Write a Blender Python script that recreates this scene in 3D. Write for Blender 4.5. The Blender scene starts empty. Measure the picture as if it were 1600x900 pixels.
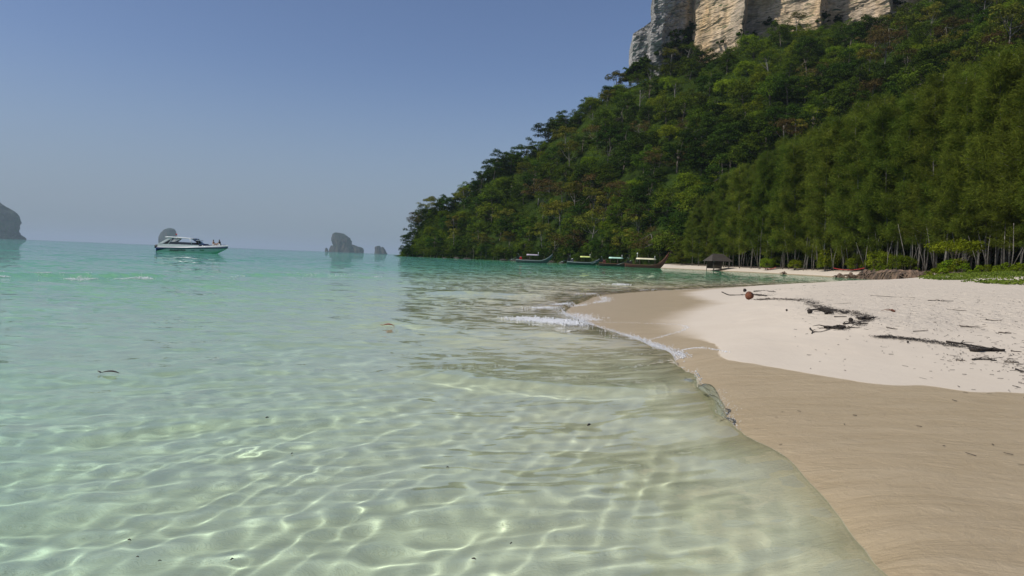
import bpy, math, random
import numpy as np
from mathutils import Matrix, Vector
sc = bpy.context.scene
COL = sc.collection
R = math.radians
random.seed(7)
rng = np.random.default_rng(11)

# ------------------------------------------------------------------ camera, sky, sun, exposure
CAM_H = 1.05
FOC = 1120.0                                    # focal length in photograph pixels (1600 wide)
cam = bpy.data.cameras.new('camera'); cam_o = bpy.data.objects.new('camera', cam); COL.objects.link(cam_o)
sc.camera = cam_o
cam.sensor_width = 36; cam.lens = FOC/1600*36; cam.clip_end = 40000; cam.clip_start = 0.05
CAM_M = Matrix.Translation((0, 0, CAM_H)) @ Matrix.Rotation(R(90-2.32), 4, 'X') @ Matrix.Rotation(R(2.27), 4, 'Z')
cam_o.matrix_world = CAM_M

SUN_EL, SUN_AZ = R(48), R(-110)                  # azimuth clockwise from +Y (the view direction)
world = bpy.data.worlds.new('World'); sc.world = world; world.use_nodes = True
wn = world.node_tree
sky = wn.nodes.new('ShaderNodeTexSky'); sky.sky_type = 'NISHITA'; sky.sun_disc = False
sky.sun_elevation = SUN_EL; sky.sun_rotation = SUN_AZ
sky.air_density = 1.0; sky.dust_density = 1.0; sky.ozone_density = 3.5; sky.altitude = 0
tint = wn.nodes.new('ShaderNodeMixRGB'); tint.blend_type = 'MULTIPLY'; tint.inputs[0].default_value = 1; tint.inputs[2].default_value = (1.04, 1.0, 1.10, 1)
wn.links.new(sky.outputs[0], tint.inputs[1])
# the sea haze beyond the near air: the lowest sky pales to an even grey-blue all round
wt = wn.nodes.new('ShaderNodeTexCoord'); wz = wn.nodes.new('ShaderNodeSeparateXYZ'); wn.links.new(wt.outputs['Generated'], wz.inputs[0])
wr = wn.nodes.new('ShaderNodeMapRange'); wr.interpolation_type = 'SMOOTHSTEP'; wr.inputs['From Min'].default_value = .26; wr.inputs['From Max'].default_value = 0; wr.inputs['To Max'].default_value = .85; wn.links.new(wz.outputs['Z'], wr.inputs[0])
wm = wn.nodes.new('ShaderNodeMixRGB'); wn.links.new(wr.outputs[0], wm.inputs[0]); wn.links.new(tint.outputs[0], wm.inputs[1]); wm.inputs[2].default_value = (2.95, 3.72, 4.85, 1)
wn.links.new(wm.outputs[0], wn.nodes['Background'].inputs[0])
wn.nodes['Background'].inputs[1].default_value = 0.083
sun = bpy.data.lights.new('sun', 'SUN'); sun.energy = 3.9; sun.angle = R(0.5); sun.color = (1, .955, .88)
sun_o = bpy.data.objects.new('sun', sun); COL.objects.link(sun_o)
SUN_DIR = Vector((math.sin(SUN_AZ)*math.cos(SUN_EL), math.cos(SUN_AZ)*math.cos(SUN_EL), math.sin(SUN_EL)))
sun_o.rotation_euler = SUN_DIR.to_track_quat('Z', 'Y').to_euler()
sun_o.location = (0, 0, 60)
sun.cycles.is_caustics_light = True             # real refracted sunlight on the sea bed
vs = sc.view_settings
vs.view_transform = 'Standard'; vs.look = 'None'; vs.exposure = 0.08; vs.gamma = 1.0; vs.use_curve_mapping = False
sc.cycles.max_bounces = 10; sc.cycles.transparent_max_bounces = 12
sc.cycles.volume_bounces = 1
sc.cycles.sample_clamp_indirect = 4.0
sc.cycles.use_denoising = True

# ------------------------------------------------------------------ placing: photograph pixel -> point in the place
R3 = np.array(CAM_M.to_3x3())
def ray(px, py):
    return R3 @ np.array([(px-800)/FOC, -(py-450)/FOC, -1.0])
def G(px, py, z=0.0):                            # where the sight line meets the level z
    d = ray(px, py); t = (z-CAM_H)/d[2]
    return np.array([d[0]*t, d[1]*t, z])
def AT(px, py, Y):                               # the point of the sight line at distance Y
    d = ray(px, py); t = Y/d[1]
    return np.array([d[0]*t, Y, CAM_H+d[2]*t])
def HOR(px):                                     # the horizon's row in a column
    return 450 + (px-800)*R3[2, 0]/R3[2, 1] - FOC*R3[2, 2]/R3[2, 1]
def XAT(px, Y):                                  # x of a column at sea level, distance Y
    return AT(px, HOR(px), Y)[0]

# ------------------------------------------------------------------ helpers
def tag(o, label=None, cat=None, group=None, kind=None):
    if label: o['label'] = label
    if cat: o['category'] = cat
    if group: o['group'] = group
    if kind: o['kind'] = kind
    return o
def link(name, me, parent=None, loc=None):
    o = bpy.data.objects.new(name, me); COL.objects.link(o)
    if parent: o.parent = parent
    if loc is not None: o.location = loc
    return o
def empty(name, loc, rz=0.0):
    o = bpy.data.objects.new(name, None); COL.objects.link(o)
    o.location = loc; o.rotation_euler = (0, 0, rz); o.empty_display_size = .1
    return o
def quads_mesh(name, v, f, mat=None, smooth=False):
    f = np.asarray(f); k = f.shape[1]
    me = bpy.data.meshes.new(name)
    me.vertices.add(len(v)); me.vertices.foreach_set('co', np.asarray(v, 'f4').ravel())
    me.loops.add(f.size); me.loops.foreach_set('vertex_index', f.ravel().astype('i4'))
    me.polygons.add(len(f)); me.polygons.foreach_set('loop_start', (np.arange(len(f))*k).astype('i4'))
    me.polygons.foreach_set('use_smooth', np.full(len(f), smooth))
    me.update(); me.validate()
    if mat: me.materials.append(mat)
    return me
def grid_faces(n, m):
    i = np.arange(n*m).reshape(n, m)
    return np.stack([i[:-1, :-1], i[:-1, 1:], i[1:, 1:], i[1:, :-1]], -1).reshape(-1, 4)
def attr(me, name, val):
    a = me.attributes.new(name, 'FLOAT', 'POINT'); a.data.foreach_set('value', np.asarray(val, 'f4').ravel())

class MB:
    """collects shapes; build() links them as one mesh object"""
    def __init__(s): s.v = []; s.f = []; s.sm = []
    def add(s, v, f, smooth=False):
        b = len(s.v); s.v += [tuple(map(float, p)) for p in v]
        s.f += [tuple(b+i for i in q) for q in f]; s.sm += [smooth]*len(f); return s
    def box(s, c, d, M=None, taper=1.0):
        v = []
        for z in (-1, 1):
            k = taper if z > 0 else 1
            for x, y in ((-1, -1), (1, -1), (1, 1), (-1, 1)):
                p = Vector((x*d[0]/2*k, y*d[1]/2*k, z*d[2]/2))
                if M: p = M @ p
                v.append((p.x+c[0], p.y+c[1], p.z+c[2]))
        return s.add(v, [(3, 2, 1, 0), (4, 5, 6, 7), (0, 1, 5, 4), (1, 2, 6, 5), (2, 3, 7, 6), (3, 0, 4, 7)])
    def tube(s, pts, rad, n=8, cap=True):
        pts = [Vector(p) for p in pts]
        if not hasattr(rad, '__len__'): rad = [rad]*len(pts)
        v = []; up = Vector((0.13, 0.31, 0.94))
        for i, p in enumerate(pts):
            t = (pts[min(i+1, len(pts)-1)]-pts[max(i-1, 0)]).normalized()
            a = t.cross(up)
            if a.length < .1: a = t.cross(Vector((1, 0, 0)))
            a.normalize(); b = t.cross(a)
            for k in range(n):
                w = 2*math.pi*k/n
                v.append(p + rad[i]*(math.cos(w)*a+math.sin(w)*b))
        f = []
        for i in range(len(pts)-1):
            for k in range(n):
                f.append((i*n+k, i*n+(k+1) % n, (i+1)*n+(k+1) % n, (i+1)*n+k))
        if cap:
            f.append(tuple(range(n))[::-1]); f.append(tuple((len(pts)-1)*n+k for k in range(n)))
        return s.add(v, f, True)
    def loft(s, secs, closed=False, caps=False, smooth=True):
        m = len(secs[0]); v = [p for q in secs for p in q]; f = []
        for i in range(len(secs)-1):
            for k in range(m if closed else m-1):
                f.append((i*m+k, i*m+(k+1) % m, (i+1)*m+(k+1) % m, (i+1)*m+k))
        if caps: f.append(tuple(range(m))[::-1]); f.append(tuple((len(secs)-1)*m+k for k in range(m)))
        return s.add(v, f, smooth)
    def ball(s, c, r, n=8, m=6, sc3=(1, 1, 1), wob=0.0):
        secs = []
        for i in range(m+1):
            a = math.pi*i/m; row = []
            for k in range(n):
                w = 2*math.pi*k/n; q = 1+random.uniform(-wob, wob) if 0 < i < m else 1
                rr = max(math.sin(a), .02)
                row.append((c[0]+r*sc3[0]*rr*math.cos(w)*q, c[1]+r*sc3[1]*rr*math.sin(w)*q, c[2]+r*sc3[2]*math.cos(a)*q))
            secs.append(row)
        return s.loft(secs, True, True)
    def mesh(s, name, mat):
        me = bpy.data.meshes.new(name); me.from_pydata(s.v, [], s.f); me.polygons.foreach_set('use_smooth', s.sm)
        me.update()
        if mat: me.materials.append(mat)
        return me
    def build(s, name, mat, parent=None, loc=None):
        return link(name, s.mesh(name, mat), parent, loc)

# value noise in numpy
_T = rng.random((64, 64, 64))
def noise3(x, y, z):
    x, y, z = np.broadcast_arrays(np.asarray(x, float), y, z)
    xi, yi, zi = np.floor(x).astype(int), np.floor(y).astype(int), np.floor(z).astype(int)
    fx, fy, fz = x-xi, y-yi, z-zi
    fx, fy, fz = fx*fx*(3-2*fx), fy*fy*(3-2*fy), fz*fz*(3-2*fz)
    t = lambda a, b, c: _T[(xi+a) & 63, (yi+b) & 63, (zi+c) & 63]
    l = lambda a, b, w: a+(b-a)*w
    return l(l(l(t(0,0,0), t(1,0,0), fx), l(t(0,1,0), t(1,1,0), fx), fy), l(l(t(0,0,1), t(1,0,1), fx), l(t(0,1,1), t(1,1,1), fx), fy), fz)*2-1
def fbm(x, y, z=0.0, o=4, g=.5):
    s = 0; a = 1; t = 0
    for i in range(o):
        s = s+a*noise3(x*2**i+17*i, y*2**i+5*i, z*2**i+9*i); t += a; a *= g
    return s/t
def sstep(a, b, x):
    t = np.clip((x-a)/(b-a), 0, 1); return t*t*(3-2*t)

# ------------------------------------------------------------------ materials
def mat(name):
    m = bpy.data.materials.new(name); m.use_nodes = True
    return m, m.node_tree.nodes, m.node_tree.links, m.node_tree.nodes['Principled BSDF']
def plain(name, col, rough=.6, metal=0.0, var=.12, scale=6.0, bump=0.0, col2=None):
    """solid colour broken up by two scales of noise, with fine relief"""
    m, N, L, b = mat(name)
    tc = N.new('ShaderNodeTexCoord'); n = N.new('ShaderNodeTexNoise'); n.inputs['Scale'].default_value = scale; n.inputs['Detail'].default_value = 5
    L.new(tc.outputs['Object'], n.inputs['Vector'])
    r = N.new('ShaderNodeValToRGB'); e = r.color_ramp.elements
    c2 = col2 or tuple(c*(1-2*var) for c in col)
    e[0].position = .3; e[0].color = (*c2, 1); e[1].position = .7; e[1].color = (*(min(1, c*(1+var)) for c in col), 1)
    L.new(n.outputs[0], r.inputs[0]); L.new(r.outputs[0], b.inputs['Base Color'])
    b.inputs['Roughness'].default_value = rough; b.inputs['Metallic'].default_value = metal
    if bump:
        bp = N.new('ShaderNodeBump'); bp.inputs['Strength'].default_value = bump; bp.inputs['Distance'].default_value = .05
        L.new(n.outputs[0], bp.inputs['Height']); L.new(bp.outputs[0], b.inputs['Normal'])
    return m
def leaf_mat(name, dark, light, trans=.3, hue=.02, objvar=.35):
    """leaves: each leaf its own shade (random per island), each plant its own tone, light passes through"""
    m, N, L, b = mat(name); N.remove(b); out = N['Material Output']
    g = N.new('ShaderNodeNewGeometry'); oi = N.new('ShaderNodeObjectInfo')
    tc = N.new('ShaderNodeTexCoord'); n = N.new('ShaderNodeTexNoise'); n.inputs['Scale'].default_value = .45; n.inputs['Detail'].default_value = 2
    L.new(tc.outputs['Object'], n.inputs['Vector'])
    a = N.new('ShaderNodeMath'); a.operation = 'MULTIPLY_ADD'; a.inputs[1].default_value = .45
    L.new(g.outputs['Random Per Island'], a.inputs[0])
    s = N.new('ShaderNodeMath'); s.operation = 'MULTIPLY_ADD'; s.inputs[1].default_value = 1.5; s.inputs[2].default_value = -.5
    L.new(n.outputs[0], s.inputs[0]); L.new(s.outputs[0], a.inputs[2])
    r = N.new('ShaderNodeValToRGB'); e = r.color_ramp.elements
    e[0].color = (*dark, 1); e[1].color = (*light, 1); e[0].position = .05; e[1].position = .95
    L.new(a.outputs[0], r.inputs[0])
    h = N.new('ShaderNodeHueSaturation'); L.new(r.outputs[0], h.inputs['Color'])
    for sock, lo, hi, k in (('Hue', .5-hue, .5+hue, 1.0), ('Value', 1-objvar, 1+objvar, 7.31)):
        q = N.new('ShaderNodeMath'); q.operation = 'MULTIPLY'; q.inputs[1].default_value = k
        fr = N.new('ShaderNodeMath'); fr.operation = 'FRACT'
        mr = N.new('ShaderNodeMapRange'); mr.inputs['To Min'].default_value = lo; mr.inputs['To Max'].default_value = hi
        L.new(oi.outputs['Random'], q.inputs[0]); L.new(q.outputs[0], fr.inputs[0]); L.new(fr.outputs[0], mr.inputs[0]); L.new(mr.outputs[0], h.inputs[sock])
    d = N.new('ShaderNodeBsdfDiffuse'); t = N.new('ShaderNodeBsdfTranslucent'); mx = N.new('ShaderNodeMixShader')
    mx.inputs[0].default_value = trans
    L.new(h.outputs[0], d.inputs[0]); L.new(h.outputs[0], t.inputs[0]); L.new(d.outputs[0], mx.inputs[1]); L.new(t.outputs[0], mx.inputs[2])
    L.new(mx.outputs[0], out.inputs['Surface'])
    return m

M = {}
M['bark'] = plain('bark', (.16, .13, .10), .9, scale=3, var=.3, bump=.5)
M['pale_bark'] = plain('pale_bark', (.17, .155, .13), .85, scale=2, var=.3, bump=.4)
M['dark_wood'] = plain('driftwood', (.035, .027, .02), .85, scale=30, var=.35, bump=.5)
M['grey_wood'] = plain('grey_driftwood', (.10, .08, .06), .85, scale=20, var=.35, bump=.5)
M['husk'] = plain('coconut_husk', (.15, .048, .018), .85, scale=25, var=.35, bump=.6)
M['dark_husk'] = plain('old_husk', (.03, .022, .016), .85, scale=25, var=.35, bump=.6)
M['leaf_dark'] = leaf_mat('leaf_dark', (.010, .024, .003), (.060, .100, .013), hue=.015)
M['leaf_mid'] = leaf_mat('leaf_mid', (.018, .040, .004), (.13, .175, .017))
M['leaf_bright'] = leaf_mat('leaf_bright', (.045, .080, .004), (.21, .265, .018), .35)
M['leaf_yellow'] = leaf_mat('leaf_yellow', (.050, .060, .007), (.22, .21, .030), .3)
M['leaf_brown'] = leaf_mat('leaf_brown', (.035, .030, .010), (.14, .10, .032), .2)
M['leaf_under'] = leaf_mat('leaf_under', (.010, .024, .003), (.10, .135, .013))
M['leaf_casu'] = leaf_mat('needle_leaf', (.040, .064, .008), (.185, .225, .030), .4, .014, .22)
M['leaf_creeper'] = leaf_mat('leaf_creeper', (.05, .09, .012), (.20, .25, .04), .35, .01, .2)
M['rock_dark'] = plain('shore_rock', (.045, .038, .032), .95, scale=1.2, var=.4, bump=.8)

def rock_mat(name, a, b_, c, veg, scale, greyx=None):
    """banded limestone: grey, cream and ochre streaks, soil and moss where it lies flat"""
    m, N, L, b = mat(name); b.inputs['Roughness'].default_value = .92
    tc = N.new('ShaderNodeTexCoord'); mp = N.new('ShaderNodeMapping'); L.new(tc.outputs['Object'], mp.inputs[0])
    mp.inputs['Scale'].default_value = (scale, scale, scale*.35)
    n = N.new('ShaderNodeTexNoise'); n.inputs['Scale'].default_value = 1; n.inputs['Detail'].default_value = 7; n.inputs['Roughness'].default_value = .65
    L.new(mp.outputs[0], n.inputs['Vector'])
    r = N.new('ShaderNodeValToRGB'); e = r.color_ramp.elements
    e[0].position = .32; e[0].color = (*a, 1); e[1].position = .68; e[1].color = (*c, 1)
    k = e.new(.5); k.color = (*b_, 1)
    L.new(n.outputs[0], r.inputs[0])
    mp2 = N.new('ShaderNodeMapping'); L.new(tc.outputs['Object'], mp2.inputs[0]); mp2.inputs['Scale'].default_value = (scale*5, scale*5, scale*26); mp2.inputs['Rotation'].default_value = (.0, .45, .3)
    n2 = N.new('ShaderNodeTexNoise'); n2.inputs['Scale'].default_value = 1; n2.inputs['Detail'].default_value = 6; L.new(mp2.outputs[0], n2.inputs['Vector'])
    r2 = N.new('ShaderNodeValToRGB'); r2.color_ramp.elements[0].position = .3; r2.color_ramp.elements[0].color = (.55, .53, .50, 1); r2.color_ramp.elements[1].position = .55; r2.color_ramp.elements[1].color = (1, 1, 1, 1)
    L.new(n2.outputs[0], r2.inputs[0])
    mp3 = N.new('ShaderNodeMapping'); L.new(tc.outputs['Object'], mp3.inputs[0]); mp3.inputs['Scale'].default_value = (scale*6, scale*6, scale*.8)
    n3 = N.new('ShaderNodeTexNoise'); n3.inputs['Scale'].default_value = 1; n3.inputs['Detail'].default_value = 5; L.new(mp3.outputs[0], n3.inputs['Vector'])
    r3 = N.new('ShaderNodeValToRGB'); r3.color_ramp.elements[0].position = .38; r3.color_ramp.elements[0].color = (.34, .35, .36, 1); r3.color_ramp.elements[1].position = .52; r3.color_ramp.elements[1].color = (1, 1, 1, 1); L.new(n3.outputs[0], r3.inputs[0])
    ms = N.new('ShaderNodeMixRGB'); ms.blend_type = 'MULTIPLY'; ms.inputs[0].default_value = .45; L.new(r.outputs[0], ms.inputs[1]); L.new(r3.outputs[0], ms.inputs[2])
    mu = N.new('ShaderNodeMixRGB'); mu.blend_type = 'MULTIPLY'; mu.inputs[0].default_value = .8
    L.new(ms.outputs[0], mu.inputs[1]); L.new(r2.outputs[0], mu.inputs[2])
    g = N.new('ShaderNodeNewGeometry'); sp = N.new('ShaderNodeSeparateXYZ'); L.new(g.outputs['Normal'], sp.inputs[0])
    ad = N.new('ShaderNodeMath'); ad.operation = 'MULTIPLY_ADD'; ad.inputs[1].default_value = .9; ad.inputs[2].default_value = -.45; L.new(n.outputs[0], ad.inputs[0])
    ad2 = N.new('ShaderNodeMath'); L.new(ad.outputs[0], ad2.inputs[0]); L.new(sp.outputs['Z'], ad2.inputs[1])
    mr = N.new('ShaderNodeMapRange'); mr.inputs['From Min'].default_value = .3; mr.inputs['From Max'].default_value = .5; L.new(ad2.outputs[0], mr.inputs[0])
    mx = N.new('ShaderNodeMixRGB'); L.new(mr.outputs[0], mx.inputs[0]); L.new(mu.outputs[0], mx.inputs[1]); mx.inputs[2].default_value = (*veg, 1)
    fin = mx.outputs[0]
    if greyx is not None:                          # weathered grey buttress left of the fresh ochre face
        sx = N.new('ShaderNodeSeparateXYZ'); L.new(tc.outputs['Object'], sx.inputs[0]); gr = N.new('ShaderNodeMapRange'); L.new(sx.outputs['X'], gr.inputs[0]); gr.inputs['From Min'].default_value = greyx+2; gr.inputs['From Max'].default_value = greyx-2
        hs = N.new('ShaderNodeHueSaturation'); hs.inputs['Saturation'].default_value = .25; hs.inputs['Value'].default_value = .62; L.new(fin, hs.inputs['Color'])
        m2 = N.new('ShaderNodeMixRGB'); L.new(gr.outputs[0], m2.inputs[0]); L.new(fin, m2.inputs[1]); L.new(hs.outputs[0], m2.inputs[2]); fin = m2.outputs[0]
    L.new(fin, b.inputs['Base Color'])
    bp = N.new('ShaderNodeBump'); bp.inputs['Strength'].default_value = .9; bp.inputs['Distance'].default_value = 1.2
    L.new(n2.outputs[0], bp.inputs['Height']); L.new(bp.outputs[0], b.inputs['Normal'])
    return m

# ------------------------------------------------------------------ terrain: beach, sand spit, sea bed
def AR(px, z, Y): return (XAT(px, Y), Y, z)
FRONT_PX = [(1445, 985), (1365, 900), (1318, 842), (1270, 788), (1205, 735), (1150, 690), (1128, 660), (1098, 624), (1066, 590), (1046, 560), (985, 532), (930, 513), (896, 498), (882, 488)]
FRONT = [tuple(G(x, y, .03)[:2]) for x, y in FRONT_PX]
FRONT2 = [tuple(G(x, y, .02)[:2]) for x, y in [(882, 488), (892, 478), (915, 469), (940, 461), (1010, 455), (1100, 450), (1200, 445), (1290, 441)]]
DRY_PX = [(1900, 640), (1600, 614), (1520, 612), (1450, 603), (1380, 600), (1300, 589), (1240, 578), (1190, 570), (1130, 555), (1112, 522), (1092, 492), (1140, 474), (1110, 464), (1100, 455), (1160, 449.5), (1300, 441.5)]
DRY = [tuple(G(x, y, .12)[:2]) for x, y in DRY_PX]
cp = []
for x, y in FRONT[1:]: cp.append((x, y, -.015))
for x, y in FRONT2[1:]: cp.append((x, y, 0.0))
for x, y in DRY[1:13]: cp.append((x, y, .12))
for px, py, z in [(1200, 600, .07), (1350, 650, .07), (1550, 680, .08), (1330, 760, .05), (1550, 850, .06), (1440, 900, .04), (1000, 480, .06), (1050, 500, .07), (1000, 465, .05), (1080, 458, .09),
                  (1200, 520, .23), (1250, 555, .155), (1400, 565, .17), (1600, 575, .18), (1300, 500, .38), (1170, 468, .27), (1400, 500, .42), (1500, 500, .42), (1600, 520, .34), (1300, 465, .46), (1450, 465, .60), (1600, 470, .66), (1230, 452, .30), (835, 494, -.07), (800, 486, -.10), (850, 480, -.06), (860, 505, -.07), (880, 466, -.06)]:
    cp.append(tuple(G(px, py, z)))
for px, z, Y in [(1350, .45, 52), (1440, .78, 68), (1500, .85, 58), (1600, .95, 45), (1600, 1.5, 60), (1540, 1.45, 72), (1480, 1.15, 84), (1440, .55, 92), (1390, .1, 88), (1330, .25, 66), (1300, -.35, 74), (1380, -.5, 103), (1420, -.1, 106), (1300, -1.8, 100), (1200, -2.6, 110), (1100, -3.0, 120),
                 (1150, -1.3, 70), (1240, -.9, 70), (1050, -1.1, 60), (1050, -3.2, 170), (1200, -2.4, 140), (1300, -1.7, 118), (1130, -3, 165),
                 (1040, 0, 228), (1100, 0, 207), (1150, 0, 190), (1240, 0, 160), (1320, 0, 134), (1370, 0, 121), (1430, .6, 114),
                 (1040, 1.2, 236), (1100, 1.25, 215), (1150, 1.25, 198), (1240, 1.25, 168), (1320, 1.25, 142), (1370, 1.4, 130), (1450, 1.5, 118), (1520, 1.7, 100), (1600, 1.8, 80),
                 (1150, 1.7, 240), (1300, 1.7, 200), (1450, 1.8, 165), (1600, 2.0, 140), (1900, 2.2, 90), (1900, 1.4, 40), (1900, .8, 18), (1750, .75, 28), (1900, .4, 9), (1900, .2, 6.2),
                 (980, -.8, 245), (900, -1.2, 290), (780, -1.5, 350), (640, -2, 410), (1000, -2.2, 200), (850, -2.6, 220), (700, -3, 260), (800, -2.2, 130), (950, -1.8, 110), (1000, -1.1, 75), (850, -1.2, 65),
                 (0, -3.6, 90), (400, -3.4, 90), (650, -2.8, 80), (0, -2.1, 38), (300, -1.8, 38), (600, -1.2, 38), (780, -.6, 38), (900, -.35, 38), (-400, -3.0, 60), (-400, -2.0, 20),
                 (0, -1.45, 19), (300, -1.15, 19), (550, -.7, 19), (700, -.38, 19), (800, -.2, 19)]:
    cp.append(AR(px, z, Y))
for px, py, z in [(0, 900, -.70), (400, 900, -.50), (800, 900, -.34), (1100, 900, -.20), (1250, 900, -.12), (0, 700, -.85), (400, 700, -.58), (800, 700, -.32), (1000, 700, -.18), (1100, 760, -.15), (0, 560, -1.15), (400, 560, -.72), (650, 560, -.38), (850, 560, -.18), (1000, 620, -.12), (960, 560, -.09)]:
    cp.append(tuple(G(px, py, z)))
for th, r, z in [(-70, 1, -.8), (-70, 4, -1.2), (-70, 20, -2.4), (-70, 100, -3.5), (0, 1, -.45), (40, 1, -.08), (70, 1, .05), (70, 3, .10), (70, 8, .5), (70, 25, 1.3), (70, 100, 2.2)]:
    cp.append((r*math.sin(R(th)), r*math.cos(R(th)), z))
for th in (-70, -45, -25, -10): cp.append((600*math.sin(R(th)), 600*math.cos(R(th)), -4.5))
for th in (5, 20, 40, 70): cp.append((600*math.sin(R(th)), 600*math.cos(R(th)), -1.0))
cp = np.array(cp, float)
def polar(x, y):
    r = np.hypot(x, y); return np.arctan2(x, y)*3.2, np.log(np.maximum(r, .3))
ca, cb = polar(cp[:, 0], cp[:, 1])
def phi(d2): return np.where(d2 > 0, d2*np.log(np.maximum(d2, 1e-12)), 0)
n_ = len(cp); A = np.zeros((n_+3, n_+3))
A[:n_, :n_] = phi((ca[:, None]-ca)**2+(cb[:, None]-cb)**2)+np.eye(n_)*1.2e-2
A[:n_, n_] = 1; A[:n_, n_+1] = ca; A[:n_, n_+2] = cb; A[n_:, :n_] = A[:n_, n_:].T
TW = np.linalg.solve(A, np.concatenate([cp[:, 2], [0, 0, 0]]))
def ground_z(x, y):
    x = np.asarray(x, float); y = np.asarray(y, float); sh = x.shape
    a, b = polar(x.ravel(), y.ravel()); out = TW[n_]+TW[n_+1]*a+TW[n_+2]*b
    if a.size < 3000: out = out+phi((a[:, None]-ca)**2+(b[:, None]-cb)**2) @ TW[:n_]
    else:
     for i in range(n_): out = out+TW[i]*phi((a-ca[i])**2+(b-cb[i])**2)
    rr = np.hypot(x, y).ravel(); w = sstep(450, 900, rr)
    out = out*(1-w)+w*-5.5
    return np.clip(out, -5.5, 3).reshape(sh)
def on_ground(px, py):                            # where the sight line meets the sand
    z = .3
    for _ in range(16):
        p = G(px, py, min(z, CAM_H-.05)); z = .5*z+.5*float(ground_z(p[0], p[1]))
    return np.array([p[0], p[1], float(ground_z(p[0], p[1]))])
def signed(poly, x, y):
    """distance to a polyline, positive on its left hand side, and the arc position along it"""
    P = np.array(poly); best = np.full(x.shape, 1e9); sg = np.ones(x.shape); arc = np.zeros(x.shape); acc = 0
    for i in range(len(P)-1):
        a, b = P[i], P[i+1]; e = b-a; L = np.hypot(*e)
        t = np.clip(((x-a[0])*e[0]+(y-a[1])*e[1])/L**2, 0, 1)
        dx, dy = x-a[0]-t*e[0], y-a[1]-t*e[1]; d = np.hypot(dx, dy)
        k = d < best
        best = np.where(k, d, best); sg = np.where(k, np.sign(e[0]*dy-e[1]*dx), sg); arc = np.where(k, acc+t*L, arc); acc += L
    return best*sg, arc
def smooth_line(p, n=5):
    p = np.array(p, float); q = []
    for i in range(len(p)-1):
        a, b, c, d = p[max(i-1, 0)], p[i], p[i+1], p[min(i+2, len(p)-1)]
        for k in range(n):
            t = k/n; q.append(.5*((2*b)+(c-a)*t+(2*a-5*b+4*c-d)*t*t+(3*b-a-3*c+d)*t**3))
    q.append(p[-1]); return np.array(q)
FRONT_S = smooth_line(FRONT+FRONT2[1:]); DRY_S = smooth_line(DRY, 4)

def polar_grid(r, th):
    RR, TT = np.meshgrid(r, th, indexing='ij'); return RR*np.sin(TT), RR*np.cos(TT)
# --- sand
r_ = np.concatenate([np.geomspace(.7, 60, 400), np.geomspace(60.6, 520, 110)[0:], np.geomspace(560, 9000, 30)])
X, Y = polar_grid(r_, np.linspace(R(-72), R(72), 440))
Z = ground_z(X, Y)
rr = np.hypot(X, Y)
dsea, _ = signed(DRY_S, X, Y)                       # left of the line running out to sea: wet
wetd = dsea+.10*fbm(X*1.3, Y*1.3, 0, 3)*np.clip(rr/10, .5, 3)
far = rr > 58
wetd = np.where(far | (Z < -.02), (.22-Z)*8, wetd)
Z = Z+np.where(Z > .2, .012*fbm(X*2.2, Y*2.2, 3, 3), .0)*np.clip(rr/8, .6, 4)+np.where(Z < 0, .02*fbm(X*.9+Y*.3, Y*.5, 8, 3), 0)
litter = sstep(1.15, 1.5, Z+.12*fbm(X*.15, Y*.15, 4, 3))*sstep(75, 105, rr)
sand_me = quads_mesh('beach', np.stack([X, Y, Z], -1).reshape(-1, 3), grid_faces(*X.shape), None, True)
attr(sand_me, 'wet', wetd); attr(sand_me, 'litter', litter)
soft = sstep(9.0, 11.5, np.hypot(X, Y))
attr(sand_me, 'soft', soft)

m, N, L, b = mat('sand')
tc = N.new('ShaderNodeTexCoord')
def att(N, n):
    a = N.new('ShaderNodeAttribute'); a.attribute_name = n; return a.outputs['Fac']
def noise(N, L, vec, scale, det=4, rough=.5, dist=0):
    n = N.new('ShaderNodeTexNoise'); n.inputs['Scale'].default_value = scale; n.inputs['Detail'].default_value = det; n.inputs['Roughness'].default_value = rough; n.inputs['Distortion'].default_value = dist
    L.new(vec, n.inputs['Vector']); return n.outputs[0]
def math_(N, L, op, a, b_=None, c=None):
    q = N.new('ShaderNodeMath'); q.operation = op
    for i, s in enumerate((a, b_, c)):
        if s is None: continue
        if isinstance(s, (int, float)): q.inputs[i].default_value = s
        else: L.new(s, q.inputs[i])
    return q.outputs[0]
def mixc(N, L, f, a, b_, mode='MIX'):
    q = N.new('ShaderNodeMixRGB'); q.blend_type = mode
    for i, s in enumerate((f, a, b_)):
        if isinstance(s, (int, float)): q.inputs[i].default_value = s
        elif isinstance(s, tuple): q.inputs[i].default_value = (*s, 1)
        else: L.new(s, q.inputs[i])
    return q.outputs[0]
P = tc.outputs['Object']
soft_w = N.new('ShaderNodeMapRange'); L.new(att(N, 'soft'), soft_w.inputs[0]); soft_w.inputs['To Min'].default_value = .035; soft_w.inputs['To Max'].default_value = .9
wn_ = math_(N, L, 'ADD', att(N, 'wet'), math_(N, L, 'MULTIPLY_ADD', noise(N, L, P, 7, 4), .06, -.03))
wetf = N.new('ShaderNodeMapRange'); wetf.interpolation_type = 'SMOOTHSTEP'; L.new(wn_, wetf.inputs[0]); wetf.inputs['From Min'].default_value = 0; L.new(soft_w.outputs[0], wetf.inputs['From Max'])
wet = wetf.outputs[0]
dry_c = mixc(N, L, noise(N, L, P, 1.1, 6, .6), (.52, .45, .355), (.62, .55, .445))
dry_c = mixc(N, L, math_(N, L, 'MULTIPLY_ADD', noise(N, L, P, 190, 2), .9, -.2), dry_c, (.44, .37, .29))
wet_c = mixc(N, L, noise(N, L, P, 1.7, 5, .6), (.35, .275, .165), (.44, .345, .215))
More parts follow.
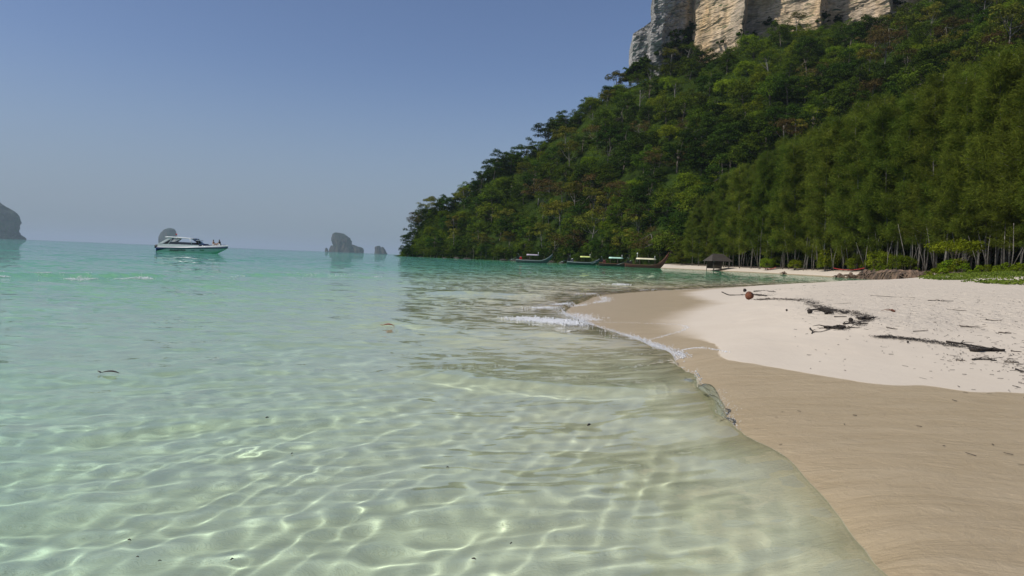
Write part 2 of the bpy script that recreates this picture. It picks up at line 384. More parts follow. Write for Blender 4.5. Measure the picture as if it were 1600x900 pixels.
# backwash ripples: their lit crests painted as paler streaks into the wet colour
mp = N.new('ShaderNodeMapping'); L.new(P, mp.inputs[0]); mp.inputs['Rotation'].default_value = (0, 0, R(-9)); mp.inputs['Scale'].default_value = (1.0, 3.6, 1)
mpb = N.new('ShaderNodeMapping'); L.new(P, mpb.inputs[0]); mpb.inputs['Rotation'].default_value = (0, 0, R(21)); mpb.inputs['Scale'].default_value = (.8, 3.0, 1)
stk = math_(N, L, 'MULTIPLY_ADD', noise(N, L, mp.outputs[0], 1.3, 9, .68, 1.3), .55, math_(N, L, 'MULTIPLY', noise(N, L, mpb.outputs[0], 1.7, 9, .68, 1.0), .45))
sr = N.new('ShaderNodeMapRange'); L.new(stk, sr.inputs[0]); sr.inputs['From Min'].default_value = .42; sr.inputs['From Max'].default_value = .62
wet_c = mixc(N, L, math_(N, L, 'MULTIPLY', sr.outputs[0], .6), wet_c, (.49, .40, .265))
wet_c = mixc(N, L, math_(N, L, 'MULTIPLY_ADD', noise(N, L, P, 230, 2), .8, -.2), wet_c, (.27, .20, .12))
c = mixc(N, L, wet, dry_c, wet_c)
# below the water line the sand is pale coral sand
zs = N.new('ShaderNodeSeparateXYZ'); L.new(P, zs.inputs[0])
under = N.new('ShaderNodeMapRange'); L.new(zs.outputs['Z'], under.inputs[0]); under.inputs['From Min'].default_value = -.005; under.inputs['From Max'].default_value = -.11
c = mixc(N, L, under.outputs[0], c, mixc(N, L, noise(N, L, P, .8, 4), (.63, .545, .395), (.72, .625, .465)))
c = mixc(N, L, att(N, 'litter'), c, mixc(N, L, noise(N, L, P, .9, 6), (.05, .035, .02), (.17, .12, .07)))
L.new(c, b.inputs['Base Color'])
ro = N.new('ShaderNodeMapRange'); L.new(wet, ro.inputs[0]); ro.inputs['To Min'].default_value = .95; ro.inputs['To Max'].default_value = .38; L.new(ro.outputs[0], b.inputs['Roughness'])
b.inputs['Specular IOR Level'].default_value = .4
bdry = math_(N, L, 'ADD', math_(N, L, 'MULTIPLY', noise(N, L, P, 5.5, 6, .6), .085), math_(N, L, 'MULTIPLY', noise(N, L, P, 60, 3), .006))
bwet = math_(N, L, 'ADD', math_(N, L, 'MULTIPLY_ADD', stk, .034, -.017), math_(N, L, 'MULTIPLY_ADD', noise(N, L, P, 9, 6, .65, .5), .012, -.006))
# the flat strip between the wrack line and the water is washed smooth
hgt = N.new('ShaderNodeMapRange'); L.new(zs.outputs['Z'], hgt.inputs[0]); hgt.inputs['From Min'].default_value = .30; hgt.inputs['From Max'].default_value = .42
bdry = math_(N, L, 'MULTIPLY', bdry, math_(N, L, 'MULTIPLY_ADD', hgt.outputs[0], .9, .1))
mxh = N.new('ShaderNodeMix'); L.new(wet, mxh.inputs[0]); L.new(bdry, mxh.inputs[2]); L.new(bwet, mxh.inputs[3])
bp = N.new('ShaderNodeBump'); bp.inputs['Strength'].default_value = 1; bp.inputs['Distance'].default_value = 1.0
L.new(mxh.outputs[0], bp.inputs['Height']); L.new(bp.outputs[0], b.inputs['Normal'])
sand_me.materials.append(m)
beach = tag(link('beach', sand_me), kind='structure')
beach.cycles.is_caustics_receiver = True

# --- sea
CREST = [([G(x, y)[:2] for x, y in [(-260, 428), (-60, 431), (90, 433), (200, 434), (290, 432)]], .10, .5),
         ([G(x, y)[:2] for x, y in [(330, 430), (430, 431), (560, 430)]], .07, .5),
         ([G(x, y)[:2] for x, y in [(600, 580), (720, 604), (860, 625), (990, 640), (1100, 648)]], .050, .32),
         ([G(x, y)[:2] for x, y in [(560, 500), (700, 520), (830, 527), (980, 545)]], .045, .40),
         ([G(x, y)[:2] for x, y in [(640, 458), (780, 462), (880, 466)]], .06, .6)]
r_ = np.concatenate([np.geomspace(1.3, 45, 610), np.geomspace(45.8, 400, 80), np.geomspace(410, 8600, 30)])
X, Y = polar_grid(r_, np.linspace(R(-56), R(54), 760))
rr = np.hypot(X, Y); gz = ground_z(X, Y)
depth = np.clip(-gz, 0, 6)
K = []
for i in range(84):
    lam = .11*(3.6/.11)**(rng.random()**1.1); a = R(118)+rng.normal(0, .38) if i % 5 < 3 else R(150)+rng.normal(0, 1.1)
    K.append((2*math.pi/lam*math.cos(a), 2*math.pi/lam*math.sin(a), .0017*lam**.66, rng.random()*6.3, lam))
def ripples(X, Y, rr):
    z = 0*X; wob = .5*fbm(X*.35, Y*.35, 2, 2)
    for kx, ky, a, p, lam in K:
        fade = 1-sstep(lam*18, lam*60, rr)
        z = z+a*fade*np.sin(kx*X+ky*Y+p+wob*3.0)
    return z
shallow = np.clip(depth/.30, .5, 1)
patch = .75+.5*fbm(X*.22, Y*.22, 6, 2)
rip = ripples(X, Y, rr)*shallow*patch
near = rr < 60
dist = np.full(X.shape, 30.0); arcp = np.zeros(X.shape)
dn, an = signed(FRONT_S, X[near], Y[near])
dn = dn+.045*fbm(X[near]*2.3, Y[near]*2.3, 1, 3)
dist[near] = dn; arcp[near] = an
ARC_L = np.hypot(*np.diff(FRONT_S, axis=0).T).sum()
arc_y = lambda s: np.interp(s, [0, 1.5, 2.6, 3.3, 4.2, 6, 9, 14, 30], [.15, .155, .155, .16, .14, .085, .07, .055, .03])
prof = sstep(-.035, .075, dist)*np.exp(-np.clip(dist-.075, 0, None)/.75)
lift = .022*sstep(-.02, .1, dist)
crest = arc_y(arcp)*prof*(1+.25*fbm(X*1.8, Y*1.8, 12, 2))
sz = rip*sstep(.0, .5, dist)+crest+lift
for line, h, w in CREST:
    d, s = signed(smooth_line(line), X[near], Y[near]); Ltot = s.max()
    tap = sstep(0, .25, s/Ltot)*(1-sstep(.8, 1, s/Ltot)); d = d+.18*fbm(X[near]*.9, Y[near]*.9, 21, 3)
    sz[near] += h*tap*np.where(d < 0, np.exp(-(d/(w*.45))**2), np.exp(-(d/w)**2))*sstep(.0, .6, dist[near])
sz = np.where(dist < 0, sz+dist*.6, sz)                     # ends under the sand at its front
farland = (gz > -.02) & ~near
sz = np.where(farland, -.05, sz)
X_S, Y_S, Z_S, R_S, TH_S = X, Y, sz, r_, np.linspace(R(-56), R(54), 760)
sea_me = quads_mesh('sea', np.stack([X, Y, sz], -1).reshape(-1, 3), grid_faces(*X.shape), None, True)
attr(sea_me, 'calm', sstep(.06, .20, np.arctan2(X, Y)-.10*sstep(150, 60, rr))*sstep(35, 60, rr))
attr(sea_me, 'depth', np.clip(sz-gz, 0, 6))
m, N, L, b = mat('sea_water')
tc = N.new('ShaderNodeTexCoord'); P = tc.outputs['Object']
dep = att(N, 'depth')
cc = N.new('ShaderNodeCombineColor')
for i, k in enumerate((.40, .815, .73)):            # share of red, green, blue light left after a metre down and back
    L.new(math_(N, L, 'POWER', k, dep), cc.inputs[i])
L.new(cc.outputs[0], b.inputs['Base Color'])
b.inputs['Transmission Weight'].default_value = 1; b.inputs['IOR'].default_value = 1.33; b.inputs['Roughness'].default_value = 0
# ripples finer than the mesh: they tilt the surface normal, weaker where the bay is sheltered
def slope(vec, scale, det, k):
    n = N.new('ShaderNodeTexNoise'); n.inputs['Scale'].default_value = scale; n.inputs['Detail'].default_value = det; n.inputs['Roughness'].default_value = .6; L.new(vec, n.inputs['Vector'])
    q = N.new('ShaderNodeVectorMath'); q.operation = 'SUBTRACT'; L.new(n.outputs['Color'], q.inputs[0]); q.inputs[1].default_value = (.5, .5, .5)
    w = N.new('ShaderNodeVectorMath'); w.operation = 'MULTIPLY'; L.new(q.outputs[0], w.inputs[0]); w.inputs[1].default_value = (k*.9, k, 0); return w.outputs[0]
mp = N.new('ShaderNodeMapping'); L.new(P, mp.inputs[0]); mp.inputs['Scale'].default_value = (.55, 1.3, 1)
lo = N.new('ShaderNodeVectorMath'); lo.operation = 'SCALE'; L.new(slope(mp.outputs[0], .35, 3, .8), lo.inputs[0]); L.new(math_(N, L, 'SUBTRACT', 1.0, att(N, 'calm')), lo.inputs['Scale'])
sl = N.new('ShaderNodeVectorMath'); sl.operation = 'ADD'; L.new(slope(mp.outputs[0], 4.2, 4, 2.1), sl.inputs[0]); L.new(lo.outputs[0], sl.inputs[1])
ln = N.new('ShaderNodeVectorMath'); ln.operation = 'LENGTH'; L.new(P, ln.inputs[0])
fd = N.new('ShaderNodeMapRange'); L.new(ln.outputs['Value'], fd.inputs[0]); fd.inputs['From Min'].default_value = 3; fd.inputs['From Max'].default_value = 17; fd.inputs['To Min'].default_value = .03; fd.inputs['To Max'].default_value = 1
fe = N.new('ShaderNodeMapRange'); L.new(ln.outputs['Value'], fe.inputs[0]); fe.inputs['From Min'].default_value = 60; fe.inputs['From Max'].default_value = 500; fe.inputs['To Max'].default_value = 0
ft = math_(N, L, 'MULTIPLY', math_(N, L, 'ADD', fd.outputs[0], fe.outputs[0]), math_(N, L, 'MULTIPLY_ADD', att(N, 'calm'), -.25, 1.0))
sc2 = N.new('ShaderNodeVectorMath'); sc2.operation = 'SCALE'; L.new(sl.outputs[0], sc2.inputs[0]); L.new(ft, sc2.inputs['Scale'])
ge = N.new('ShaderNodeNewGeometry'); ad = N.new('ShaderNodeVectorMath'); ad.operation = 'ADD'; L.new(ge.outputs['Normal'], ad.inputs[0]); L.new(sc2.outputs[0], ad.inputs[1])
nm = N.new('ShaderNodeVectorMath'); nm.operation = 'NORMALIZE'; L.new(ad.outputs[0], nm.inputs[0]); L.new(nm.outputs[0], b.inputs['Normal'])
sea_me.materials.append(m); M['water'] = m
sea = tag(link('sea', sea_me), kind='structure')
sea.cycles.is_caustics_caster = True

# ------------------------------------------------------------------ hill, cliff
TOPT = np.array([(612, 400, 431), (628, 397, 431), (638, 390, 432), (648, 356, 433), (660, 340, 434), (700, 328, 436), (735, 300, 440), (760, 268, 442), (800, 256, 444), (830, 240, 446), (850, 208, 446), (880, 192, 448), (900, 168, 448), (945, 142, 448), (985, 128, 438), (1060, 108, 422), (1125, 78, 416), (1180, 55, 412), (1250, 51, 410), (1340, 45, 404), (1400, 22, 402), (1600, -25, 382), (2000, -60, 362)], float)
SHOR = np.array([(612, 429), (640, 419), (700, 398), (780, 364), (860, 328), (950, 292), (1040, 258), (1150, 236), (1300, 200), (1450, 168), (1600, 142), (2000, 112)], float)
def hill_p(u, v):
    """u = column, v = 0 at the foot, 1 at the ridge or the foot of the cliff, up to 1.5 behind it"""
    u = np.asarray(u, float); v = np.asarray(v, float)
    ds = np.interp(u, SHOR[:, 0], SHOR[:, 1]); yt = np.interp(u, TOPT[:, 0], TOPT[:, 1]); dt = np.interp(u, TOPT[:, 0], TOPT[:, 2])
    hz = 450+(u-800)*R3[2, 0]/R3[2, 1]-FOC*R3[2, 2]/R3[2, 1]
    zt = CAM_H+(hz-yt)/FOC*dt*1.0
    vv = np.clip(v, 0, 1)
    Yp = ds+(dt-ds)*vv+np.clip(v-1, 0, 1)*260
    Zp = -1.2+(zt+1.2)*(vv**.82)-np.clip(v-1, 0, 1)**1.4*zt*1.6
    Xp = (u-800)/FOC*Yp+ .0396*Zp                     # the column leans with the camera's roll
    bumpy = 5*fbm(Xp*.02, Yp*.02, 1, 4)+1.8*fbm(Xp*.09, Yp*.09, 5, 3)
    return Xp, Yp, Zp+bumpy*np.sin(np.pi*np.clip(vv, 0, 1)*.9)*np.clip(zt/40, 0, 1)
uu, vv = np.meshgrid(np.linspace(612, 2000, 190), np.linspace(0, 1.5, 90), indexing='ij')
Xh, Yh, Zh = hill_p(uu, vv)
m, N, L, b = mat('jungle_floor'); tc = N.new('ShaderNodeTexCoord')
L.new(mixc(N, L, noise(N, L, tc.outputs['Object'], .12, 6), (.012, .018, .005), (.035, .060, .010)), b.inputs['Base Color']); b.inputs['Roughness'].default_value = 1; b.inputs['Specular IOR Level'].default_value = 0
hill_me = quads_mesh('hill', np.stack([Xh, Yh, Zh], -1).reshape(-1, 3), grid_faces(*Xh.shape), m, True)
tag(link('hill', hill_me), kind='structure')

M['limestone'] = rock_mat('limestone', (.30, .26, .21), (.58, .44, .29), (.64, .43, .22), (.03, .05, .010), .05, XAT(1048, 436)+4)
# cliff: one sheet from its left edge, which turns back into the hill, along the head of the slope
CL = np.array([(963, 128, 520, 60), (957, 130, 470, 70), (955, 128, 452, 80), (960, 126, 446, 52), (970, 122, 443, 44), (983, 116, 441, 34), (987, 112, 438, -90), (1003, 108, 436, -130), (1022, 105, 442, -150), (1046, 102, 452, -150), (1050, 100, 446, -160), (1062, 98, 440, -160), (1100, 84, 424, -160), (1125, 66, 412, -165), (1131, 62, 432, -165), (1180, 52, 422, -165), (1240, 46, 408, -165), (1247, 46, 424, -165), (1300, 38, 413, -165), (1345, 32, 402, -165), (1351, 30, 424, -165), (1420, 18, 424, -165), (1520, 0, 412, -170), (1600, -12, 404, -175), (1800, -30, 390, -180), (2000, -45, 380, -180)], float)
ts = np.linspace(0, len(CL)-1, 560); uu = np.interp(ts, np.arange(len(CL)), CL[:, 0]); yb = np.interp(ts, np.arange(len(CL)), CL[:, 1]); db = np.interp(ts, np.arange(len(CL)), CL[:, 2]); yt = np.interp(ts, np.arange(len(CL)), CL[:, 3])
rows = np.concatenate([np.linspace(-.12, .55, 190), np.linspace(.56, 1, 30)])
U, V = np.meshgrid(uu, rows, indexing='ij'); DB = db[:, None]+0*V
PY = yb[:, None]+(yt-yb)[:, None]*V
HZ = 450+(U-800)*R3[2, 0]/R3[2, 1]-FOC*R3[2, 2]/R3[2, 1]
Zc = CAM_H+(HZ-PY)/FOC*DB; Xc = (U-800)/FOC*DB+.0396*Zc
ledge = 2.2*np.abs(fbm(Xc*.012+Zc*.10, DB*.02, Zc*.05, 3))+1.6*fbm(Xc*.10+Zc*.05, Zc*.22-Xc*.10, 3, 4)
Yc = DB+5*fbm(Xc*.035, Zc*.02, 7, 3)-ledge*1.6+(np.clip(V, 0, 1)*6)
ph = Zc*.34-Xc*.16+1.6*fbm(Xc*.05, Zc*.05, 30, 4)+.5*fbm(Xc*.3, Zc*.3, 31, 2); saw = ph-np.floor(ph)
Yc = Yc-1.5*saw**1.6*(.35+.65*np.abs(fbm(Xc*.07, Zc*.07, 32, 2))*1.6)-1.1*np.abs(fbm(Xc*.22, Zc*.05, 33, 3))
Xc = Xc+1.0*fbm(Zc*.10, DB*.05, 3, 3)
cliff_me = quads_mesh('cliff', np.stack([Xc, Yc, Zc], -1).reshape(-1, 3), grid_faces(*Xc.shape)[:, ::-1], M['limestone'], False)
tag(link('cliff', cliff_me), kind='structure')

# ------------------------------------------------------------------ plants
def leaf_quads(c, nrm, size, r, aspect=.6):
    """one bent-free leaf quad per centre; nrm biases its facing"""
    n = len(c); d = nrm+r.normal(0, .55, (n, 3)); d /= np.linalg.norm(d, axis=1)[:, None]+1e-9
    t = np.cross(d, r.normal(0, 1, (n, 3))); t /= np.linalg.norm(t, axis=1)[:, None]+1e-9
    s = np.cross(d, t); sz = (size*r.uniform(.6, 1.35, n))[:, None]
    a, b_ = t*sz*.5, s*sz*.5*aspect
    v = np.stack([c-a, c-b_*1.0+a*.15, c+a, c+b_*1.0+a*.15], 1).reshape(-1, 3)
    return v
def quad_idx(n): return np.arange(n*4).reshape(n, 4)
def sphere_dirs(n, r):
    z = r.uniform(-1, 1, n); w = r.uniform(0, 6.283, n); q = np.sqrt(1-z*z)
    return np.stack([q*np.cos(w), q*np.sin(w), z], 1)
def broad_crown(seed, rad, hgt, base, lobes, per, leaf, droop=0.0, flat=1.0, hollow=.35):
    """crown of leaf clumps set on an uneven dome; returns leaf vertices and clump centres"""
    r = np.random.default_rng(seed); C = []
    while len(C) < lobes:
        d = sphere_dirs(1, r)[0]
        if d[2] < -.45: continue
        k = r.uniform(hollow, 1.0)**.6*(1+.22*math.sin(3*math.atan2(d[1], d[0])+seed))
        C.append((d[0]*rad*k, d[1]*rad*k, base+hgt*(.42+.58*d[2]*k*flat)))
    C = np.array(C); vs_ = []
    for c in C:
        lr = rad*r.uniform(.20, .38); n = int(per*r.uniform(.6, 1.3)*(lr/(rad*.3))**2)
        d = sphere_dirs(n, r); d[:, 2] = np.where(d[:, 2] < -.3, -d[:, 2], d[:, 2])
        q = c+d*lr*r.uniform(.55, 1.05, n)[:, None]*np.array([1.1, 1.1, .72])
        q[:, 2] -= droop*r.random(n)*lr
        vs_.append(leaf_quads(q, d*.8+np.array([0, 0, .55]), np.full(n, leaf), r))
    return np.concatenate(vs_), C
def trunk_mesh(name, mt, seed, h, r0, C, lean=0.0, limbs=9, top=.75):
    r = random.Random(seed); mb = MB(); pts = []; rad = []
    a = r.uniform(0, 6.28)
    for i in range(7):
        t = i/6; pts.append((math.cos(a)*lean*h*t*t+r.uniform(-.02, .02)*h*t, math.sin(a)*lean*h*t*t+r.uniform(-.02, .02)*h*t, h*top*t-.6*(i == 0)))
        rad.append(r0*(1.25 if i == 0 else 1-.62*t))
    mb.tube(pts, rad, 8)
    idx = list(range(len(C))); r.shuffle(idx)
    for i in idx[:limbs]:
        c = Vector(C[i]); k = r.randint(3, 6); p = Vector(pts[k]); mid = p.lerp(c, .5)+Vector((0, 0, -.04*h))
        mb.tube([p, mid, c], [rad[k]*.6, rad[k]*.36, rad[k]*.12], 5, False)
    return mb.mesh(name, mt)
def tree_proto(seed, h, rad, crown_frac, lobes, per, leaf, lm, tm, r0, **kw):
    base = h*(1-crown_frac)
    v, C = broad_crown(seed, rad, h*crown_frac, base, lobes, per, leaf, **kw)
    return quads_mesh('crown', v, quad_idx(len(v)//4), M[lm]), trunk_mesh('trunk', M[tm], seed, h, r0, C, lean=.08)
def place_tree(name, proto, p, s, rz, label, group, cat='tree', sz=None, parts=('crown', 'trunk'), tilt=0.0):
    e = empty(name, p, rz); e.scale = (s, s, sz or s); e.rotation_euler = (random.uniform(-1, 1)*tilt, random.uniform(-1, 1)*tilt, rz)
    tag(e, label, cat, group)
    for nm, me in zip(parts, proto): link(nm, me, e)
    return e
# (height, radius, crown share, clumps, leaves per clump, leaf size, leaf, bark, trunk radius, settings, label)
KINDS = {
 'dense': [tree_proto(21, 11, 5.2, .85, 44, 120, .50, 'leaf_dark', 'bark', .30), tree_proto(22, 12, 4.6, .88, 40, 120, .46, 'leaf_dark', 'bark', .30, hollow=.5)],
 'green': [tree_proto(31, 11, 5.0, .85, 42, 110, .48, 'leaf_mid', 'bark', .28), tree_proto(32, 10, 5.8, .82, 46, 100, .50, 'leaf_mid', 'bark', .30, flat=.8)],
 'bright': [tree_proto(41, 8, 5.4, .92, 44, 120, .46, 'leaf_bright', 'bark', .22, droop=.7), tree_proto(42, 7, 4.8, .95, 38, 130, .44, 'leaf_bright', 'bark', .22, droop=.9)],
 'yellow': [tree_proto(51, 13, 4.8, .62, 26, 85, .48, 'leaf_yellow', 'pale_bark', .24, flat=.8), tree_proto(52, 12, 4.2, .66, 24, 85, .46, 'leaf_yellow', 'pale_bark', .24)],
 'brown': [tree_proto(61, 12, 4.8, .72, 30, 80, .42, 'leaf_brown', 'pale_bark', .24), tree_proto(62, 11, 5.2, .75, 30, 75, .42, 'leaf_brown', 'pale_bark', .24, flat=.8)],
 'emergent': [tree_proto(71, 19, 5.2, .36, 26, 85, .46, 'leaf_mid', 'pale_bark', .36, flat=.7), tree_proto(72, 18, 4.8, .38, 24, 85, .46, 'leaf_yellow', 'pale_bark', .34, flat=.7)],
 'bare': [tree_proto(81, 13, 4.6, .6, 30, 9, .40, 'leaf_brown', 'pale_bark', .26)],
}
KLAB = {'dense': ('jungle_tree', 'dark green dense-crowned jungle tree on the hill slope', 'dark dense trees on the hill'),
        'green': ('jungle_tree', 'mid-green round-crowned jungle tree on the hill slope', 'mid-green trees on the hill'),
        'bright': ('creeper_covered_tree', 'bright green vine-draped low tree on the hill slope', 'bright creeper-draped trees on the hill'),
        'yellow': ('yellowing_tree', 'yellow-green loose-crowned tree with pale trunk on the hill slope', 'yellowing trees on the hill'),
        'brown': ('drying_tree', 'brownish half-dry tree on the hill slope', 'brownish trees on the hill'),
        'emergent': ('emergent_tree', 'tall tree with bare pale trunk and small crown on the hill slope', 'tall pale-trunked trees on the hill'),
        'bare': ('leafless_tree', 'almost leafless open-branched tree on the hill slope', 'leafless trees on the hill')}
def hill_at(px, py):
    """column and share of the slope that a sight line meets"""
    v = np.linspace(0.02, 1, 60); x, y, z = hill_p(np.full(60, float(px)), v)
    hz = HOR(px); sy = hz-(z-CAM_H)/y*FOC
    i = int(np.argmin(np.abs(sy-py))); return float(x[i]), float(y[i]), float(z[i]), float(v[i])
def hill_zone(px, py):
    return 'near the headland tip' if px < 760 else 'above the moored boats' if px < 930 else 'just under the cliff' if py < canopy_y(px)+45 else 'between the boats and the cliff' if px < 1110 else 'behind the casuarina wood'
rt = random.Random(5); spots = []
def canopy_y(px): return float(np.interp(px, TOPT[:, 0], TOPT[:, 1]))
def casu_y(px): return float(np.interp(px, [1060, 1150, 1200, 1290, 1400, 1500, 1600], [400, 275, 235, 205, 165, 135, 110]))
tries = 0
while len(spots) < 290 and tries < 9000:
    tries += 1
    px = rt.uniform(640, 1640); y0 = canopy_y(px)+(6 if 985 < px < 1350 else 0); y1 = HOR(px)-4 if px < 1060 else casu_y(px)
    py = rt.uniform(y0, y1)
    if any((px-a)**2+((py-b_)*1.15)**2 < 21**2 for a, b_, _ in spots): continue
    creeper = (1000 < px < 1400 and y0+2 < py < y0+150 and fbm(px*.012, py*.015, 40, 2) > -.12)
    q = rt.random()
    if creeper: k = 'bright' if q < .66 else 'green' if q < .84 else 'dense' if q < .95 else 'brown'
    elif px < 1000: k = 'dense' if q < .36 else 'green' if q < .66 else 'yellow' if q < .80 else 'brown' if q < .90 else 'bright' if q < .98 else 'bare'
    else: k = 'dense' if q < .34 else 'green' if q < .62 else 'bright' if q < .80 else 'yellow' if q < .89 else 'brown'
    spots.append((px, py, k))
spots += [(700+i*47+rt.uniform(-14, 14), HOR(700)-rt.uniform(25, 60), 'yellow') for i in range(7)]
for px, py, k in spots:
    x, y, z, v = hill_at(px, py)
    nm, lab, gr = KLAB[k]; zn = hill_zone(px, py); lab = lab.replace('the hill slope', 'the hill slope '+zn); gr = gr+' '+zn; s = rt.uniform(1.0, 1.5)*(.82 if px < 700 else 1.0)*(.85 if k == 'bright' else 1)
    place_tree(nm, rt.choice(KINDS[k]), (x, y, z-2.2), s, rt.uniform(0, 6.28), lab, gr, tilt=.08)
# a close row along the ridge against the sky
for i in range(34):
    px = 646+i*9.2+rt.uniform(-3, 3); x, y, z = [float(q) for q in hill_p(px, rt.uniform(.93, 1.0))]; k = rt.choice(['dense', 'green', 'dense', 'green', 'bright'])
    place_tree('ridge_tree', rt.choice(KINDS[k]), (x, y, z-3.0), rt.uniform(.8, 1.2), rt.uniform(0, 6.28), {'dense': 'dark green', 'green': 'mid-green', 'bright': 'bright green'}[k]+' round tree on the hill ridge against the sky', {'dense': 'dark', 'green': 'mid-green', 'bright': 'bright'}[k]+' trees along the ridge', tilt=.08)
# trees picked out one by one: pale trunks under the cliff and along the slope
for px, py in [(1043, 108), (990, 140), (1208, 58), (1172, 130), (1030, 165), (842, 350), (918, 345), (870, 330), (1020, 120)]:
    x, y, z, v = hill_at(px, py)
    place_tree('emergent_tree', rt.choice(KINDS['emergent']), (x, y, z-.5), rt.uniform(.75, .95), rt.uniform(0, 6.28), *[KLAB['emergent'][i] for i in (1, 2)], tilt=.06)
# low trees hanging over the water's edge
for i in range(46):
    px = 634+i*9.6+rt.uniform(-3, 3); x, y, z = [float(q) for q in hill_p(px, rt.uniform(.0, .03))]
    place_tree('shore_tree', rt.choice(KINDS['green']+KINDS['dense']), (x, y-1.5, max(z, .3)-.8), rt.uniform(.5, .78)*(.75 if px < 660 else 1), rt.uniform(0, 6.28),
               'low leafy tree hanging over the water at the foot of the hill', 'low trees along the hill shore', tilt=.12)
x, y, z = [float(q) for q in hill_p(642, .03)]
e = place_tree('leaning_tree', KINDS['dense'][0], (x-2, y-2, .8), .62, 1.0, 'dark tree leaning out over the sea from the tip of the headland', None)
e.rotation_euler = (0, R(-26), 1.0)

# shrubs on the cliff ledges
shrub_v, shrub_c = broad_crown(91, 2.2, 3.2, -.2, 16, 110, .42, droop=.5)
SHRUB = [(quads_mesh('crown', shrub_v, quad_idx(len(shrub_v)//4), M['leaf_dark']), trunk_mesh('trunk', M['bark'], 9, 2.4, .10, shrub_c, limbs=6))]
nC = Xc.shape[0]
for _ in range(150):
    if _ < 116: i = int(np.searchsorted(ts, rt.choice([rt.uniform(1.5, 5.2), rt.uniform(7.2, 9.9), rt.uniform(7.6, 9.9)]))); j = rt.randint(18, 90)
    else: i = rt.randint(150, nC-1); j = rt.randint(18, 60)
    i = min(i, nC-1)
    place_tree('cliff_shrub', SHRUB[0], (float(Xc[i, j]), float(Yc[i, j])-.6, float(Zc[i, j])-1.2), rt.uniform(.7, 1.9), rt.uniform(0, 6.28), 'dark shrub clinging to a ledge of the pale cliff', 'shrubs on the cliff', 'shrub')

# undergrowth that covers the slope between the trees
r = np.random.default_rng(3); n = 3600
u = r.uniform(628, 1650, n); v = r.uniform(0.0, 1.03, n)**.9; x, y, z = hill_p(u, v)
vs_ = []; vb = []
for i in range(n):
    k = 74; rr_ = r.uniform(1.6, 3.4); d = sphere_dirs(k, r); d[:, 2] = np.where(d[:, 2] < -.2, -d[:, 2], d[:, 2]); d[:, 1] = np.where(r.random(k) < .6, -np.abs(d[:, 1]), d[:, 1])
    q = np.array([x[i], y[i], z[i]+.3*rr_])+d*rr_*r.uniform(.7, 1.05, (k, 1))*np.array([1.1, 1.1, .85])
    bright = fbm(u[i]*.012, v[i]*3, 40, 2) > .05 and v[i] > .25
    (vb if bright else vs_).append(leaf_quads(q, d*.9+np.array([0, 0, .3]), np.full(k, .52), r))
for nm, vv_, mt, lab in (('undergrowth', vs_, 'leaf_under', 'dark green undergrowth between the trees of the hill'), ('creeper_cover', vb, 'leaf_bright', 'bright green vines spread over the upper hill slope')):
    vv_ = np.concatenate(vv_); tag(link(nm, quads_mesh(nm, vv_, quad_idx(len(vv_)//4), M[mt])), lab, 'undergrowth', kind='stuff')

# --- casuarinas behind the beach
def casuarina(seed, h, rad):
    r = np.random.default_rng(seed); rr = random.Random(seed); mb = MB(); V = []
    pts = []; rad_ = []; ax, ay = rr.uniform(-.05, .05), rr.uniform(-.05, .05)
    for i in range(9):
        t = i/8; pts.append((h*(ax*t*t+rr.uniform(-.006, .006)), h*(ay*t*t+rr.uniform(-.006, .006)), h*t*.97-.4*(i == 0))); rad_.append(.15*(1-t)**.8+.015)
    mb.tube(pts, rad_, 7)
    nb = 62
    for i in range(nb):
        t = .16+.82*(i/nb)**.9; z = h*t; k = t*8; a = Vector(pts[int(k)]); bq = Vector(pts[min(int(k)+1, 8)]); o = a.lerp(bq, k-int(k))
        w = rr.uniform(0, 6.28); L_ = rad*(1.15-t)**.75*rr.uniform(.55, 1.15)*(.8 if t < .26 else 1.0)
        tip = o+Vector((math.cos(w)*L_, math.sin(w)*L_, L_*rr.uniform(.05, .55)))
        mid = o.lerp(tip, .5)+Vector((0, 0, -.08*L_))
        if i % 2: mb.tube([o, mid, tip], [.05, .03, .012], 4, False)
        n = int(230+250*L_/rad*1.6)
        s = r.random(n)**.7; c = np.array(o)*(1-s)[:, None]**2+2*(s*(1-s))[:, None]*np.array(mid)+(s**2)[:, None]*np.array(tip)
        c = c+r.normal(0, .40, (n, 3))*np.array([1, 1, .8])
        dirv = np.array([math.cos(w)*.5, math.sin(w)*.5, .25])+r.normal(0, .45, (n, 3))+np.array([0, 0, -.35])*r.random((n, 1))
        dirv /= np.linalg.norm(dirv, axis=1)[:, None]
        side = np.cross(dirv, r.normal(0, 1, (n, 3))); side /= np.linalg.norm(side, axis=1)[:, None]
        ln = r.uniform(.4, .95, n)[:, None]; wd = r.uniform(.018, .045, n)[:, None]
        V.append(np.stack([c, c+dirv*ln*.5+side*wd, c+dirv*ln, c+dirv*ln*.5-side*wd], 1).reshape(-1, 3))
    V = np.concatenate(V)
    return quads_mesh('crown', V, quad_idx(len(V)//4), M['leaf_casu']), mb.mesh('trunk', M['pale_bark'])
CASU = [casuarina(100+i, 26, 4.7+.5*i) for i in range(3)]
BEACH_Y = lambda px: float(np.interp(px, [1040, 1100, 1150, 1240, 1320, 1370, 1450, 1520, 1600, 1900], [232, 212, 195, 165, 140, 128, 114, 100, 86, 60]))
TOP_Y = lambda px: float(np.interp(px, [1040, 1085, 1150, 1200, 1290, 1400, 1500, 1600, 1700], [385, 318, 262, 222, 192, 146, 112, 78, 40]))
def casu_zone(px): return 'around the thatched hut' if px < 1160 else 'beyond the small bright tree' if px < 1265 else 'beyond the root stumps' if px < 1352 else 'behind the eroded bank' if px < 1460 else 'behind the dune shrubs'
